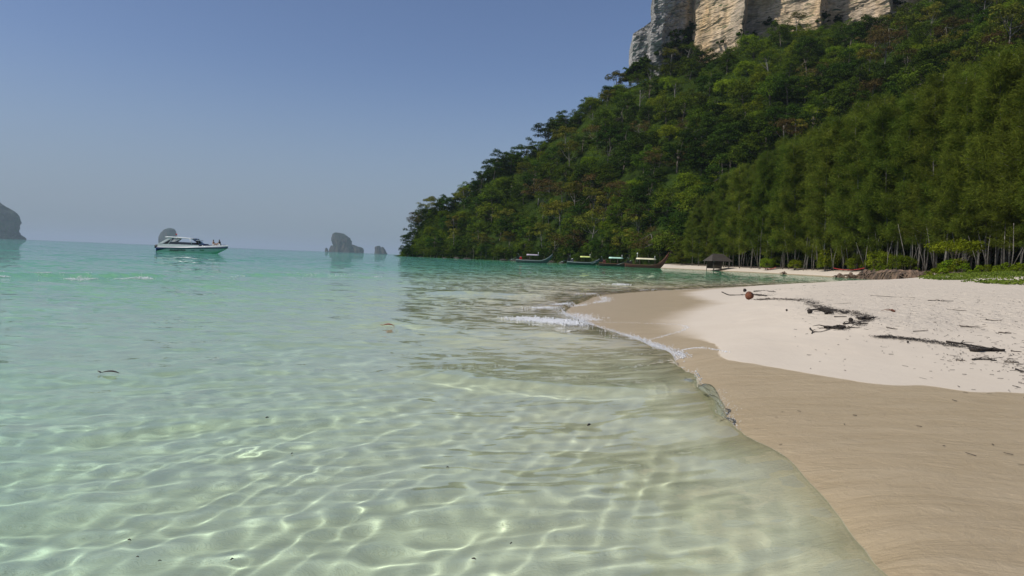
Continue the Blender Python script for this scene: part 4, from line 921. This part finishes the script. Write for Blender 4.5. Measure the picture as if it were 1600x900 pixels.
# ------------------------------------------------------------------ hut at the edge of the wood
M['thatch'] = plain('old_thatch', (.060, .048, .038), .95, scale=14, var=.35, bump=.8); M['post'] = plain('hut_post', (.15, .125, .10), .9, scale=8, var=.3); M['plank'] = plain('hut_plank', (.12, .09, .065), .9, scale=8, var=.35)
HY = 199; hx = XAT(1121, HY); hz_ = float(ground_z(hx, HY))
hut = empty('beach_hut', (hx, HY, hz_), R(14)); tag(hut, 'small dark thatched open hut on posts at the edge of the wood', 'hut')
for x in (-2.3, 0, 2.3):
    for y in (-1.8, 1.8): mb = MB(); mb.tube([(x, y, -.3), (x, y, 2.75)], .085, 6); mb.build('post', M['post'], hut)
rf = empty('roof', (0, 0, 0)); rf.parent = hut
for s in (-1, 1):
    for k in range(9):                                           # overlapping courses of thatch
        t0, t1 = k/9, (k+1.35)/9; y0, y1 = s*2.6*(1-t0), s*2.6*(1-min(t1, 1)); z0, z1 = 2.45+t0*2.0, 2.45+min(t1, 1)*2.0
        xw0, xw1 = 3.2-1.5*t0, 3.2-1.5*min(t1, 1)
        mb = MB(); mb.loft([[(-xw0, y0, z0-.02), (-xw1, y1, z1)], [(-xw0*.33, y0, z0-.09), (-xw1*.33, y1, z1)], [(xw0*.33, y0, z0+.01), (xw1*.33, y1, z1)], [(xw0, y0, z0-.05), (xw1, y1, z1)]]); mb.loft([[(-xw0, y0, z0+.10), (-xw1, y1, z1+.10)], [(xw0, y0, z0+.10), (xw1, y1, z1+.10)]]); mb.build('thatch_course', M['thatch'], rf)
for s in (-1, 1): mb = MB(); mb.add([(s*3.2, -2.6, 2.46), (s*3.2, 2.6, 2.46), (s*1.72, 0, 4.44), (s*3.1, -2.6, 2.46), (s*3.1, 2.6, 2.46), (s*1.62, 0, 4.44)], [(0, 1, 2), (5, 4, 3), (0, 2, 5, 3), (1, 4, 5, 2)]); mb.build('gable', M['thatch'], rf)
for k in range(8): mb = MB(); mb.box((-2.1+k*.6, 0, .48+.004*(k % 2)), (.57, 3.8, .07)); mb.build('floor_plank', M['plank'], hut)
for k in range(7): mb = MB(); mb.box((-2.0+k*.29, -1.86, .95), (.26, .04, .85)); mb.build('wall_board', M['plank'], hut)
for k in range(14): mb = MB(); mb.box((-2.1+k*.32, 1.86, 1.45), (.30, .04, 1.9)); mb.build('wall_board', M['plank'], hut)
mb = MB(); mb.box((0, -2.2, .2), (2.4, .7, .18)); mb.build('step', M['post'], hut)
# red rope strung low between the trunks
def rope(p0, p1, label):
    a, b_ = [AT(px, HOR(px), BEACH_Y(px)+3) for px in (p0, p1)]; pts = []
    for i in range(13):
        t = i/12; p = a+(b_-a)*t; g = float(ground_z(p[0], p[1])); pts.append((p[0], p[1], g+.75-.45*(4*t*(1-t))))
    mb = MB(); mb.tube(pts, .06, 5); tag(mb.build('red_rope', M['red']), label, 'rope')
rope(1302, 1350, 'red rope hanging low between pale trunks beside the root stump'); rope(1192, 1212, 'short red rope low by the small bright green tree')

# ------------------------------------------------------------------ eroded bank, stumps, shore rocks
M['earth'] = plain('dark_earth', (.15, .095, .06), .95, scale=1.1, var=.45, bump=1.0, col2=(.018, .013, .010)); M['root'] = plain('root_wood', (.13, .085, .055), .9, scale=6, var=.4, bump=.5)
def bank(pts, h, label, seed, nroot):
    """overhanging earth edge following points, its face hung with roots"""
    rb = random.Random(seed); pl = smooth_line(np.array(pts), 20); c0 = pl[0]; e = empty('eroded_bank', (c0[0], c0[1], 0)); tag(e, label, 'bank')
    secs = []
    for i, p in enumerate(pl):
        t = i/(len(pl)-1); tap = min(1, 5*t+.25, 5*(1-t)+.25); row = []
        for j, (dy, z) in enumerate(((-1.6, -.3), (-1.25, .15), (-.8, .35), (-.75, .62), (-.95, .85), (-.55, 1.0), (.8, 1.05), (3.0, .9), (4.5, -.3))):
            nz = float(fbm(p[0]*.9+j*.3, p[1]*.9, j*.7+seed, 3)); nf = float(noise3(p[0]*3.1+j, p[1]*3.1, j*2.3)); row.append((p[0]-c0[0]+nz*.35+nf*.2, p[1]-c0[1]+dy*(.7+.5*tap)+nz*.7+nf*.35, z*h*tap*(1+.35*nz+.18*nf)+(0 if z > 0 else -.1)))
        secs.append(row)
    mb = MB(); mb.loft(secs, False, False, False); mb.build('earth', M['earth'], e)
    for k in range(nroot):
        i = rb.randint(2, len(pl)-3); p = pl[i]-c0; x, y = p; q = [(x, y-1.0, h*rb.uniform(.8, 1.1))]
        for s in range(4): q.append((q[-1][0]+rb.uniform(-.7, .7), q[-1][1]-rb.uniform(.1, .5), max(-.05, q[-1][2]-h*rb.uniform(.12, .38))))
        mb = MB(); mb.tube(q, [.13, .11, .09, .06, .03], 5); mb.build('root', M['root'], e)
    return e
def P2(px, Y): return (XAT(px, Y), Y)
bank([P2(1346, 124), P2(1368, 119), P2(1392, 113), P2(1415, 108), P2(1440, 104), P2(1466, 100)], 1.45, 'long dark brown eroded bank hung with roots at the end of the channel', 4, 46)
def stump(px, Y, s, label, seed):
    rb = random.Random(seed); x = XAT(px, Y); e = empty('root_stump', (x, Y, float(ground_z(x, Y)))); tag(e, label, 'stump')
    mb = MB(); mb.tube([(0, 0, -.2), (.1*s, 0, .5*s), (.3*s, .1, .95*s)], [.55*s, .42*s, .30*s], 9); mb.build('stump_wood', M['root'], e)
    for k in range(11):
        a = rb.uniform(0, 6.28); mb = MB(); mb.tube([(0, 0, rb.uniform(.1, .6)*s), (math.cos(a)*.7*s, math.sin(a)*.7*s, rb.uniform(.1, .8)*s), (math.cos(a+.4)*1.6*s, math.sin(a+.4)*1.3*s, rb.uniform(-.1, .45)*s)], [.16*s, .11*s, .03], 6); mb.build('root', M['root'], e)
stump(1311, 133, .95, 'dark upturned root stump at the water by the red rope', 1); stump(1328, 130, 1.0, 'dark root stump close beside the eroded bank', 2); stump(1225, 163, .6, 'low dark stump on the far beach under the casuarinas', 3)
rock_me = []
for q in range(3):
    mb = MB(); random.seed(60+q); mb.ball((0, 0, .15), 1.0, 9, 6, (1.3, 1.0, .62), .22); rock_me.append(mb.mesh('boulder', M['rock_dark']))
for me in rock_me: me.polygons.foreach_set('use_smooth', [False]*len(me.polygons))
for i in range(30):
    px = 632+rt.random()*410; Yr = float(np.interp(px, SHOR[:, 0], SHOR[:, 1]))-rt.uniform(1.0, 4.0); o = link('boulder', rt.choice(rock_me), None, (XAT(px, Yr), Yr, rt.uniform(-.3, .1)))
    s = rt.uniform(.7, 1.9); o.scale = (s, s, s*rt.uniform(.6, 1)); o.rotation_euler = (0, 0, rt.uniform(0, 6)); tag(o, 'dark boulder at the waterline under the hill trees', 'rock', 'boulders along the hill shore')
# low shrubs and creepers on the dune
vs_, sc_c = broad_crown(93, 1.0, 1.3, 0, 12, 90, .15, droop=.6)
DSH = (quads_mesh('crown', vs_, quad_idx(len(vs_)//4), M['leaf_bright']), trunk_mesh('trunk', M['bark'], 19, .8, .03, sc_c, limbs=6))
for px, Y, s in [(1470, 92, 1.5), (1484, 90, 1.8), (1496, 88, 1.7), (1462, 95, 1.2), (1508, 86, 1.2), (1374, 119, 1.4), (1382, 118, 1.1), (1365, 122, 1.0), (1543, 80, .9), (1570, 76, 1.0), (1592, 72, .9), (1528, 84, .9), (1557, 79, .8), (1583, 75, .8)]:
    x = XAT(px, Y); place_tree('dune_shrub', DSH, (x, Y, max(float(ground_z(x, Y)), 1.2 if px < 1400 else -9)-.1), s, rt.uniform(0, 6), 'low bright green leafy shrub on the dune crest before the wood' if px > 1400 else 'low bright green shrub on top of the eroded bank', 'shrubs on the dune crest' if px > 1400 else 'shrubs on the eroded bank', 'shrub', sz=s*.8)
r = np.random.default_rng(31); q = []
for i in range(9000):
    px = r.uniform(1440, 1640); Y = r.uniform(36, 98); x = XAT(px, Y); 
    if fbm(x*.22, Y*.10, 50, 3) < .02+.25*sstep(62, 42, Y): continue
    q.append((x, Y))
q = np.array(q); gz_ = ground_z(q[:, 0], q[:, 1]); c = np.column_stack([q, gz_+r.uniform(.0, .16, len(q))]); k = gz_ > .72; c = c[k]
v_ = leaf_quads(np.repeat(c, 3, 0)+r.normal(0, .12, (len(c)*3, 3))*np.array([1, 1, .3]), np.tile([0, -.2, 1.0], (len(c)*3, 1)), np.full(len(c)*3, .17), r)
tag(link('beach_creeper', quads_mesh('beach_creeper', v_, quad_idx(len(v_)//4), M['leaf_creeper'])), 'yellow-green creeping plants spread over the sand dune', 'ground cover', kind='stuff')

# ------------------------------------------------------------------ things washed up on the sand
def coconut(px, py, d, mt, label, group=None, rz=0.0):
    p = on_ground(px, py); rb = random.Random(int(px)); me = MB()
    secs = []
    for i in range(11):
        a = math.pi*i/10; row = []
        for k in range(15):
            w = 2*math.pi*k/15; rr_ = max(math.sin(a), .03)*(1+.10*math.cos(3*w)*math.sin(a))*(1+.18*max(0, math.cos(a)))
            row.append((d/2*rr_*math.cos(w), d/2*rr_*math.sin(w), d/2*(1.02*math.cos(a)+.0)))
        secs.append(row)
    me.loft(secs, True, True); e = empty('coconut', (p[0], p[1], p[2]+d*.46)); e.rotation_euler = (R(60), R(12), rz); tag(e, label, 'coconut', group)
    me.build('husk', mt, e)
    mb = MB(); [mb.tube([(math.cos(w)*d*.10, math.sin(w)*d*.10, d*.47), (math.cos(w)*d*.2, math.sin(w)*d*.2, d*.53)], [d*.08, d*.03], 5) for w in (0, 1.6, 3.1, 4.7)]; mb.build('calyx', M['dark_husk'], e)
coconut(1170.5, 468, .21, M['husk'], 'red-brown coconut on the sand against the long bent branch', rz=R(30))
coconut(1163.5, 456, .12, M['dark_husk'], 'small black old coconut on the pale sand behind the red-brown coconut')
coconut(1329, 503, .06, M['dark_husk'], 'small black coconut just below the end of the wrack line')
coconut(1229, 486, .035, M['dark_husk'], 'tiny dark seed pod alone on smooth sand')
coconut(1418.5, 536, .026, M['dark_husk'], 'tiny dark seed pod on the sand below a thin line of twigs')
coconut(1265, 490, .075, M['dark_husk'], 'black husk half under a dark branch in the wrack line')
def wood(pxs, rad, label, name='driftwood_stick', mt='dark_wood', group=None, rise=0.0, twigs=0):
    rad = rad*.52
    ps = [on_ground(x, y) for x, y in pxs]; c0 = ps[0]; rb = random.Random(int(pxs[0][0]*7+pxs[0][1]))
    pl = smooth_line(np.array(ps), 4); e = empty(name, tuple(c0)); tag(e, label, 'driftwood', group)
    n = len(pl); q = [(p[0]-c0[0]+rb.uniform(-.3, .3)*rad, p[1]-c0[1]+rb.uniform(-.3, .3)*rad, p[2]-c0[2]+rad*.7+rise*math.sin(math.pi*i/(n-1))+rb.uniform(0, .4)*rad) for i, p in enumerate(pl)]
    mb = MB(); mb.tube(q, [rad*(1-.5*i/(n-1))*rb.uniform(.85, 1.15) for i in range(n)], 7); mb.build('stem', M[mt], e)
    for k in range(twigs):
        i = rb.randint(1, n-2); p = Vector(q[i]); L_ = rb.uniform(.06, .20)*max(1, rad/.03); a = rb.uniform(0, 6.28)
        mb = MB(); mb.tube([p, p+Vector((math.cos(a)*L_*.5, math.sin(a)*L_*.5, rb.uniform(.0, .03))), p+Vector((math.cos(a+.4)*L_, math.sin(a+.4)*L_*.8, rb.uniform(-.015, .035)))], [rad*.45, rad*.3, rad*.12], 5, False); mb.build('twig', M[mt], e)
    return e
wood([(1128, 457), (1139, 461.5), (1152, 461.5), (1166, 461)], .035, 'long bent dark branch reaching out to the wet sand beside the red-brown coconut', twigs=2)
wood([(1268, 521.5), (1271, 519), (1282, 519), (1297, 515)], .012, 'thin curved twig with forked end lying on smooth sand', twigs=0)
wood([(1266, 514), (1268.5, 518), (1271, 520)], .022, 'short forked dark stub at the end of the thin curved twig', twigs=1)
wood([(1287, 513), (1300, 513.5), (1312, 513), (1320, 514)], .040, 'thick dark frayed palm stalk beside the thin curved twig', 'palm_stalk', twigs=14)
wood([(1515, 548.5), (1528, 550), (1545, 549), (1568, 550)], .050, 'heaviest black log with knobbed end on the right-hand sand', 'driftwood_log', twigs=3)
wood([(1478, 535), (1500, 538), (1522, 542), (1546, 546)], .024, 'long dark branch leading down to the heaviest log', twigs=4)
wood([(1520, 563), (1535, 562), (1557, 564.5)], .020, 'dark split branch below the heaviest log', twigs=3)
wood([(1373, 526.5), (1392, 526), (1412, 529), (1432, 531)], .014, 'thin line of twigs above the tiny seed pod', twigs=8)
wood([(1427, 518.5), (1440, 517.5), (1450, 517)], .012, 'short straight stick on rough sand', mt='grey_wood')
wood([(1303, 495.5), (1323, 495.5)], .016, 'straight bare stick alone below the wrack line', twigs=0)
wood([(1262, 486.5), (1277, 485), (1300, 487)], .035, 'dark branch lying on a black husk in the wrack line', twigs=5)
wood([(1290, 491), (1296, 490.5), (1302, 491)], .045, 'stubby dark knot of wood in the middle of the wrack line', twigs=6)
wood([(1314, 489), (1324, 491)], .035, 'short thick dark stick sloping in the wrack line', twigs=2)
wood([(1393, 486.5), (1398, 488)], .04, 'small brown chip of husk alone on rough sand', 'husk_chip', mt='husk', twigs=2)
wood([(1178, 456), (1195, 455), (1212, 457)], .035, 'dark branch behind the red-brown coconut', twigs=8)
wood([(1176, 461), (1190, 462.5), (1198, 463)], .045, 'dark tangled branch just beyond the red-brown coconut', twigs=9)
wood([(1183, 468.5), (1205, 468), (1222, 468), (1250, 470.5)], .026, 'long pale-barked branch running along the wrack from the red-brown coconut', mt='grey_wood', twigs=10)
wood([(1343, 500), (1352, 499), (1358, 500)], .05, 'chunky black driftwood piece at the near end of the wrack line', twigs=6)
wood([(1318, 507.5), (1335, 506), (1350, 507)], .026, 'dark twiggy branch just below the chunky black driftwood', twigs=7)
wood([(1325, 512), (1344, 513)], .016, 'thin dark stick under the twiggy branch', twigs=3)
for i, (a, b_) in enumerate([((1580, 549.5), (1596, 551)), ((1560, 520), (1580, 521)), ((1500, 510), (1530, 512)), ((1450, 470), (1490, 471)), ((1360, 462), (1430, 466)), ((1480, 484), (1510, 486)), ((1540, 500), (1565, 501.5)), ((1570, 566), (1592, 567)), ((1300, 475), (1330, 474)), ((1255, 446.5), (1275, 446)), ((1325, 442.5), (1342, 442.3)), ((1495, 563), (1508, 564)), ((1587, 578), (1602, 582)), ((1385, 512), (1402, 515))]):
    wood([a, ((a[0]+b_[0])/2, (a[1]+b_[1])/2+.4), b_], .014 if i > 3 else .018, 'thin grey stick lying loose on the rough dry sand', mt='grey_wood' if i % 3 else 'dark_wood', group='loose sticks on the dry sand', twigs=i % 4)
# crumbs of weed, bark and twig along the wrack lines
r = np.random.default_rng(77); vq = []
lines = [([(1180, 455), (1215, 453), (1270, 449), (1340, 445)], 260, .8), ([(1176, 460), (1200, 461)], 500, 1.3), ([(1185, 468), (1255, 469), (1275, 478), (1300, 486)], 1500, 1.1), ([(1285, 483), (1330, 488), (1358, 499), (1340, 507)], 1100, 2.2), ([(1370, 526), (1430, 531), (1500, 541), (1560, 549)], 900, 1.1), ([(1480, 560), (1560, 563), (1600, 580)], 90, 6), ([(1290, 512), (1318, 514)], 160, 1.5), ([(1250, 470), (1600, 520)], 380, 34), ([(1400, 480), (1600, 560)], 260, 30), ([(1250, 455), (1600, 475)], 320, 16), ([(1200, 640), (1590, 700)], 12, 30), ([(1250, 545), (1590, 600)], 30, 14)]
for ln_, n, sp in lines:
    P_ = smooth_line(np.array(ln_, float), 12); idx = r.integers(0, len(P_), n)
    Q = P_[idx]+r.normal(0, 1, (n, 2))*np.array([7, sp]); D = np.array([ray(*q_) for q_ in Q]); D = D[[q_[1] > HOR(q_[0])+18 for q_ in Q]]; z = np.full(len(D), .4)
    for _ in range(14): t = (np.minimum(z, .95)-CAM_H)/D[:, 2]; gx, gy = D[:, 0]*t, D[:, 1]*t; z = .5*z+.5*ground_z(gx, gy)
    for x_, y_, z_ in zip(gx, gy, z):
        a = r.uniform(0, 6.28) if r.random() < .4 else r.normal(0, .6); L_ = .012+.05*r.random()**2.2; w = r.uniform(.0015, .0045)
        d = np.array([math.cos(a), math.sin(a), r.normal(0, .12)]); s_ = np.array([-d[1], d[0], 0]); c = np.array([x_, y_, z_+.004+w*.5]); u_ = np.array([0, 0, 1.0])
        e0, e1 = c-d*L_/2, c+d*L_/2
        vq.append([e0+s_*w, e0-s_*w*.4+u_*w, e0-s_*w, e1+s_*w, e1+u_*w, e1-s_*w])
vq = np.array(vq).reshape(-1, 3); b0 = np.arange(len(vq)//6)[:, None]*6
tag(link('beach_litter', quads_mesh('beach_litter', vq, np.concatenate([b0+[[0, 1, 4, 3]], b0+[[1, 2, 5, 4]], b0+[[2, 0, 3, 5]]]), M['dark_wood'])), 'dark crumbs of bark, weed and twigs along the tide lines', 'litter', kind='stuff')

# ------------------------------------------------------------------ leaves and bits in the water
def sea_h(x, y):
    """height of the sea sheet at points, by its polar grid"""
    th = np.arctan2(x, y); rr_ = np.hypot(x, y); ti = np.clip(np.searchsorted(TH_S, th), 1, len(TH_S)-1); ri = np.clip(np.searchsorted(R_S, rr_), 1, len(R_S)-1); return np.maximum(Z_S[ri, ti], Z_S[ri-1, ti-1])
def water_z(px, py):
    p = G(px, py, 0.03); return p, float(sea_h(p[0], p[1]))
def floating_leaf(px, py, L_, W_, rz, mt, label):
    p, z = water_z(px, py); e = empty('floating_leaf', (p[0], p[1], z+.012), rz); tag(e, label, 'leaf')
    rows = []
    for i in range(11):
        t = i/10; w = W_/2*math.sin(math.pi*min(t*1.02, 1))**.8+.001; x = (t-.5)*L_; cz = .06*L_*math.sin(t*3.1)*1.2
        rows.append([(x, -w, cz+w*.35), (x, 0, cz), (x, w, cz+w*.35), (x, w, cz+w*.35-.003), (x, 0, cz-.003), (x, -w, cz+w*.35-.003)])
    mb = MB(); mb.loft(rows, True, True); mb.build('blade', mt, e); mb = MB(); mb.tube([(-.5*L_, 0, .002), (-.68*L_, .02*L_, .012)], [.006, .003], 5); mb.build('stalk', mt, e)
M['leaf_red'] = plain('dead_red_leaf', (.36, .07, .035), .5, scale=20, var=.3); M['leaf_drybrown'] = plain('dead_brown_leaf', (.07, .035, .025), .55, scale=20, var=.3)
floating_leaf(607, 508.5, .17, .075, R(8), M['leaf_red'], 'curled red-brown leaf floating on the clear shallows')
floating_leaf(172, 584.5, .14, .035, R(4), M['leaf_drybrown'], 'narrow dark brown leaf floating over the deeper green water')
for px, py, L_ in [(737, 882, .022), (797, 862, .016), (918, 672, .05), (697, 736, .02), (415, 657, .03), (455, 704, .018), (360, 882, .018), (213, 873, .014), (247, 882, .014), (200, 839, .02), (645, 602, .015)]:
    L_ = L_*.7; p, z = water_z(px, py); mb = MB(); rb = random.Random(int(px)); a = rb.uniform(-.4, 1.2); d = Vector((math.cos(a), math.sin(a), 0))*L_
    mb.tube([Vector((0, 0, 0)), d*.5+Vector((0, 0, .003)), d], [L_*.14, L_*.2, L_*.08], 6); o = mb.build('floating_bark_bit', M['dark_wood'], None, (p[0], p[1], z+.004)); tag(o, 'small dark bit of bark drifting in the clear shallow water', 'bark bit', 'bark bits in the shallows')

# ------------------------------------------------------------------ foam and splash of the small breaking wave
m, N, L, b = mat('foam'); b.inputs['Base Color'].default_value = (.86, .87, .88, 1); b.inputs['Roughness'].default_value = .35; b.inputs['Transmission Weight'].default_value = .35; b.inputs['IOR'].default_value = 1.15; M['foam'] = m
tc = N.new('ShaderNodeTexCoord'); L.new(mixc(N, L, noise(N, L, tc.outputs['Object'], 30, 2), (.78, .80, .82), (.92, .92, .92)), b.inputs['Base Color'])
ico_v = np.array([(0, 0, 1), (.894, 0, .447), (.276, .851, .447), (-.724, .526, .447), (-.724, -.526, .447), (.276, -.851, .447), (.724, .526, -.447), (-.276, .851, -.447), (-.894, 0, -.447), (-.276, -.851, -.447), (.724, -.526, -.447), (0, 0, -1)])
ico_f = np.array([(0, 1, 2), (0, 2, 3), (0, 3, 4), (0, 4, 5), (0, 5, 1), (1, 6, 2), (2, 7, 3), (3, 8, 4), (4, 9, 5), (5, 10, 1), (6, 7, 2), (7, 8, 3), (8, 9, 4), (9, 10, 5), (10, 6, 1), (11, 7, 6), (11, 8, 7), (11, 9, 8), (11, 10, 9), (11, 6, 10)])
def bubbles(name, c, rad, mt, label):
    c = np.asarray(c); rad = np.asarray(rad); v = (c[:, None, :]+ico_v[None]*rad[:, None, None]).reshape(-1, 3); f = (ico_f[None]+(np.arange(len(c))*12)[:, None, None]).reshape(-1, 3)
    tag(link(name, quads_mesh(name, v, f, mt, True)), label, 'foam', kind='stuff')
r = np.random.default_rng(13); FA = np.array(FRONT_S); seg = np.hypot(*np.diff(FA, axis=0).T); cum = np.concatenate([[0], np.cumsum(seg)])
def arc_of(px, py): p = G(px, py, .03); return float(signed(FA, np.array([p[0]]), np.array([p[1]]))[1][0])
def along(s0, s1, n, d0, d1, dens=2.0):
    s = r.uniform(s0, s1, n); x = np.interp(s, cum, FA[:, 0]); y = np.interp(s, cum, FA[:, 1])
    i = np.clip(np.searchsorted(cum, s)-1, 0, len(seg)-1); e = (FA[i+1]-FA[i])/seg[i][:, None]; nx, ny = -e[:, 1], e[:, 0]
    d = d0+(d1-d0)*r.beta(2, 2.6, n); k = fbm(s*dens, d*6, 3, 3)
    d = d+.06*k; q = np.column_stack([x+nx*d, y+ny*d]); keep = r.random(n) < np.clip(.75+.9*k, .05, 1)*np.minimum(1, np.minimum(s-s0, s1-s)/(.12*(s1-s0))+.1)
    return q[keep]
C_ = []; Rr = []
for (a, b_), n, d0, d1, r0, r1, up in [(((1098, 624), (1044, 585)), 3200, -.12, .07, .003, .010, .05), (((1050, 560), (925, 520)), 5600, -.30, .10, .004, .013, .04), (((925, 513), (884, 490)), 2600, -.25, .20, .005, .014, .03), (((1135, 672), (1100, 625)), 500, -.10, .05, .002, .006, .06)]:
    s0, s1 = sorted((arc_of(*a), arc_of(*b_))); q = along(s0, s1, n, d0, d1); z = np.maximum(sea_h(q[:, 0], q[:, 1]), ground_z(q[:, 0], q[:, 1])); C_.append(np.column_stack([q, z+np.abs(r.normal(0, up*.4, len(q)))+.002])); Rr.append(r.uniform(r0, r1, len(q))*r.uniform(.4, .85, len(q)))
bubbles('wave_foam', np.concatenate(C_), np.concatenate(Rr), M['foam'], 'white bubbly foam along the breaking edge of the small wave')
# thin foam lines left by the swash lobes, and whitecaps on the outer waves
C_ = []; Rr = []
for ln_, n, wd, r0, r1 in [([(935, 518), (1000, 527), (1045, 523), (1072, 517), (1060, 510), (1010, 505), (930, 500)], 800, .025, .002, .005), ([(835, 481), (870, 482), (905, 490), (928, 497)], 1300, .14, .004, .011), ([(812, 495), (840, 500), (870, 504), (900, 508)], 2200, .17, .005, .014), ([(870, 477), (905, 474), (940, 470), (943, 462), (905, 458)], 1500, .10, .004, .012), ([(1068, 546), (1090, 547), (1118, 555), (1135, 562)], 260, .02, .003, .006), ([(1000, 453.5), (1100, 450), (1200, 446)], 500, .05, .005, .012), ([(1130, 641), (1230, 637), (1320, 634), (1420, 631)], 0, .02, .002, .004), ([(955, 444), (970, 443)], 300, .25, .008, .03), ([(1290, 441.5), (1330, 439.5)], 300, .2, .01, .03)]:
    if not n: continue
    P_ = smooth_line(np.array(ln_, float), 30); i = r.integers(0, len(P_), n)
    W_ = np.array([G(*P_[k], .05)[:2] for k in i])+r.normal(0, wd, (n, 2)); z = np.maximum(sea_h(W_[:, 0], W_[:, 1]), ground_z(W_[:, 0], W_[:, 1])); keep = r.random(n) < np.clip(.6+1.2*fbm(W_[:, 0]*1.5, W_[:, 1]*1.5, 9, 2), .1, 1)
    C_.append(np.column_stack([W_, z+.003])[keep]); Rr.append(r.uniform(r0, r1, n)[keep])
bubbles('swash_foam', np.concatenate(C_), np.concatenate(Rr), M['foam'], 'thin white foam lines left by swash on the wet sand')
C_ = []; Rr = []
for (x0, x1, y0, n) in [(2, 12, 429.5, 260), (45, 78, 427.5, 700), (95, 125, 429.5, 350), (105, 150, 433.5, 800), (125, 150, 428.8, 300), (160, 205, 432, 900), (205, 240, 432, 800), (355, 380, 429.5, 200), (440, 500, 428.5, 420), (515, 560, 428, 200), (580, 600, 430, 100)]:
    n = int(n*.6)
    px = x0-6+(x1-x0+12)*r.beta(2, 2, n); py = y0+.9*np.sin(px*.11)+r.normal(0, .75, n)*(.3+np.sin(np.clip((px-x0)/(x1-x0), 0, 1)*3.14)); W_ = np.array([G(a, b_, .08)[:2] for a, b_ in zip(px, py)]); z = sea_h(W_[:, 0], W_[:, 1]); keep = r.random(n) < np.clip(.45+1.6*fbm(W_[:, 0]*1.6, W_[:, 1]*1.0, 33, 3), .0, 1)
    C_.append(np.column_stack([W_, z+.012])[keep]); Rr.append(r.uniform(.005, .016, n)[keep])
bubbles('whitecap_foam', np.concatenate(C_), np.concatenate(Rr), M['foam'], 'broken white foam streaks on the low outer wave')
# splash: a thin sheet of water thrown up and curling over where the wave folds
m, N, L, b = mat('splash_water'); N.remove(b); tc = N.new('ShaderNodeTexCoord'); nn = noise(N, L, tc.outputs['Object'], 26, 4); bp = N.new('ShaderNodeBump'); bp.inputs['Strength'].default_value = .6; bp.inputs['Distance'].default_value = .02; L.new(nn, bp.inputs['Height'])
tr = N.new('ShaderNodeBsdfTransparent'); tr.inputs[0].default_value = (.90, .94, .90, 1); gl = N.new('ShaderNodeBsdfGlossy'); gl.inputs['Roughness'].default_value = .08; L.new(bp.outputs[0], gl.inputs['Normal'])
fr = N.new('ShaderNodeFresnel'); fr.inputs[0].default_value = 1.33; L.new(bp.outputs[0], fr.inputs['Normal']); mx = N.new('ShaderNodeMixShader'); L.new(fr.outputs[0], mx.inputs[0]); L.new(tr.outputs[0], mx.inputs[1]); L.new(gl.outputs[0], mx.inputs[2]); L.new(mx.outputs[0], N['Material Output'].inputs['Surface'])
s0, s1 = sorted((arc_of(1092, 618), arc_of(1140, 680))); rows = []; drops = []; dr = []
for i in range(40):
    t = i/39; s = s0+(s1-s0)*t; x = float(np.interp(s, cum, FA[:, 0])); y = float(np.interp(s, cum, FA[:, 1])); k = min(max(int(np.searchsorted(cum, s))-1, 0), len(seg)-1); e = (FA[k+1]-FA[k])/seg[k]; n_x, n_y = -e[1], e[0]
    h = .12*math.sin(math.pi*min(1, t*1.05))**.7*(1+.18*math.sin(9*t+1)+.1*math.sin(23*t)); row = []
    for j in range(15):
        a = j/14; w = a*R(205); off = .10-.13*h/.12*(1-math.cos(w))*.62; row.append((x+n_x*off, y+n_y*off, .03+h*math.sin(w)*.95+.08*(1-a)+.010*math.sin(30*t+5*a)))
    rows.append(row)
    for q in range(9): drops.append((row[14][0]+r.normal(0, .035)-n_x*.02, row[14][1]+r.normal(0, .035), max(.035, row[11][2]+r.normal(0, .04)))); dr.append(r.uniform(.001, .0032))
mb = MB(); mb.loft(rows); o = mb.build('splash', m); tag(o, 'clear curling sheet of water thrown up where the small wave folds', 'splash', kind='stuff')
bubbles('splash_drops', drops, dr, M['foam'], 'white droplets flying off the curling splash')
#@@MORE
# ------------------------------------------------------------------ air
mb = MB(); mb.box((0, 0, 120), (80000, 80000, 256))
hz_o = mb.build('haze', None); tag(hz_o, 'thin pale sea haze filling the air', 'haze', kind='stuff')
m = bpy.data.materials.new('haze'); m.use_nodes = True; N = m.node_tree.nodes; N.remove(N['Principled BSDF'])
vp = N.new('ShaderNodeVolumePrincipled'); vp.inputs['Color'].default_value = (.53, .60, .71, 1); vp.inputs['Density'].default_value = .000062; vp.inputs['Anisotropy'].default_value = 0.1
m.node_tree.links.new(vp.outputs[0], N['Material Output'].inputs['Volume']); hz_o.data.materials.append(m)
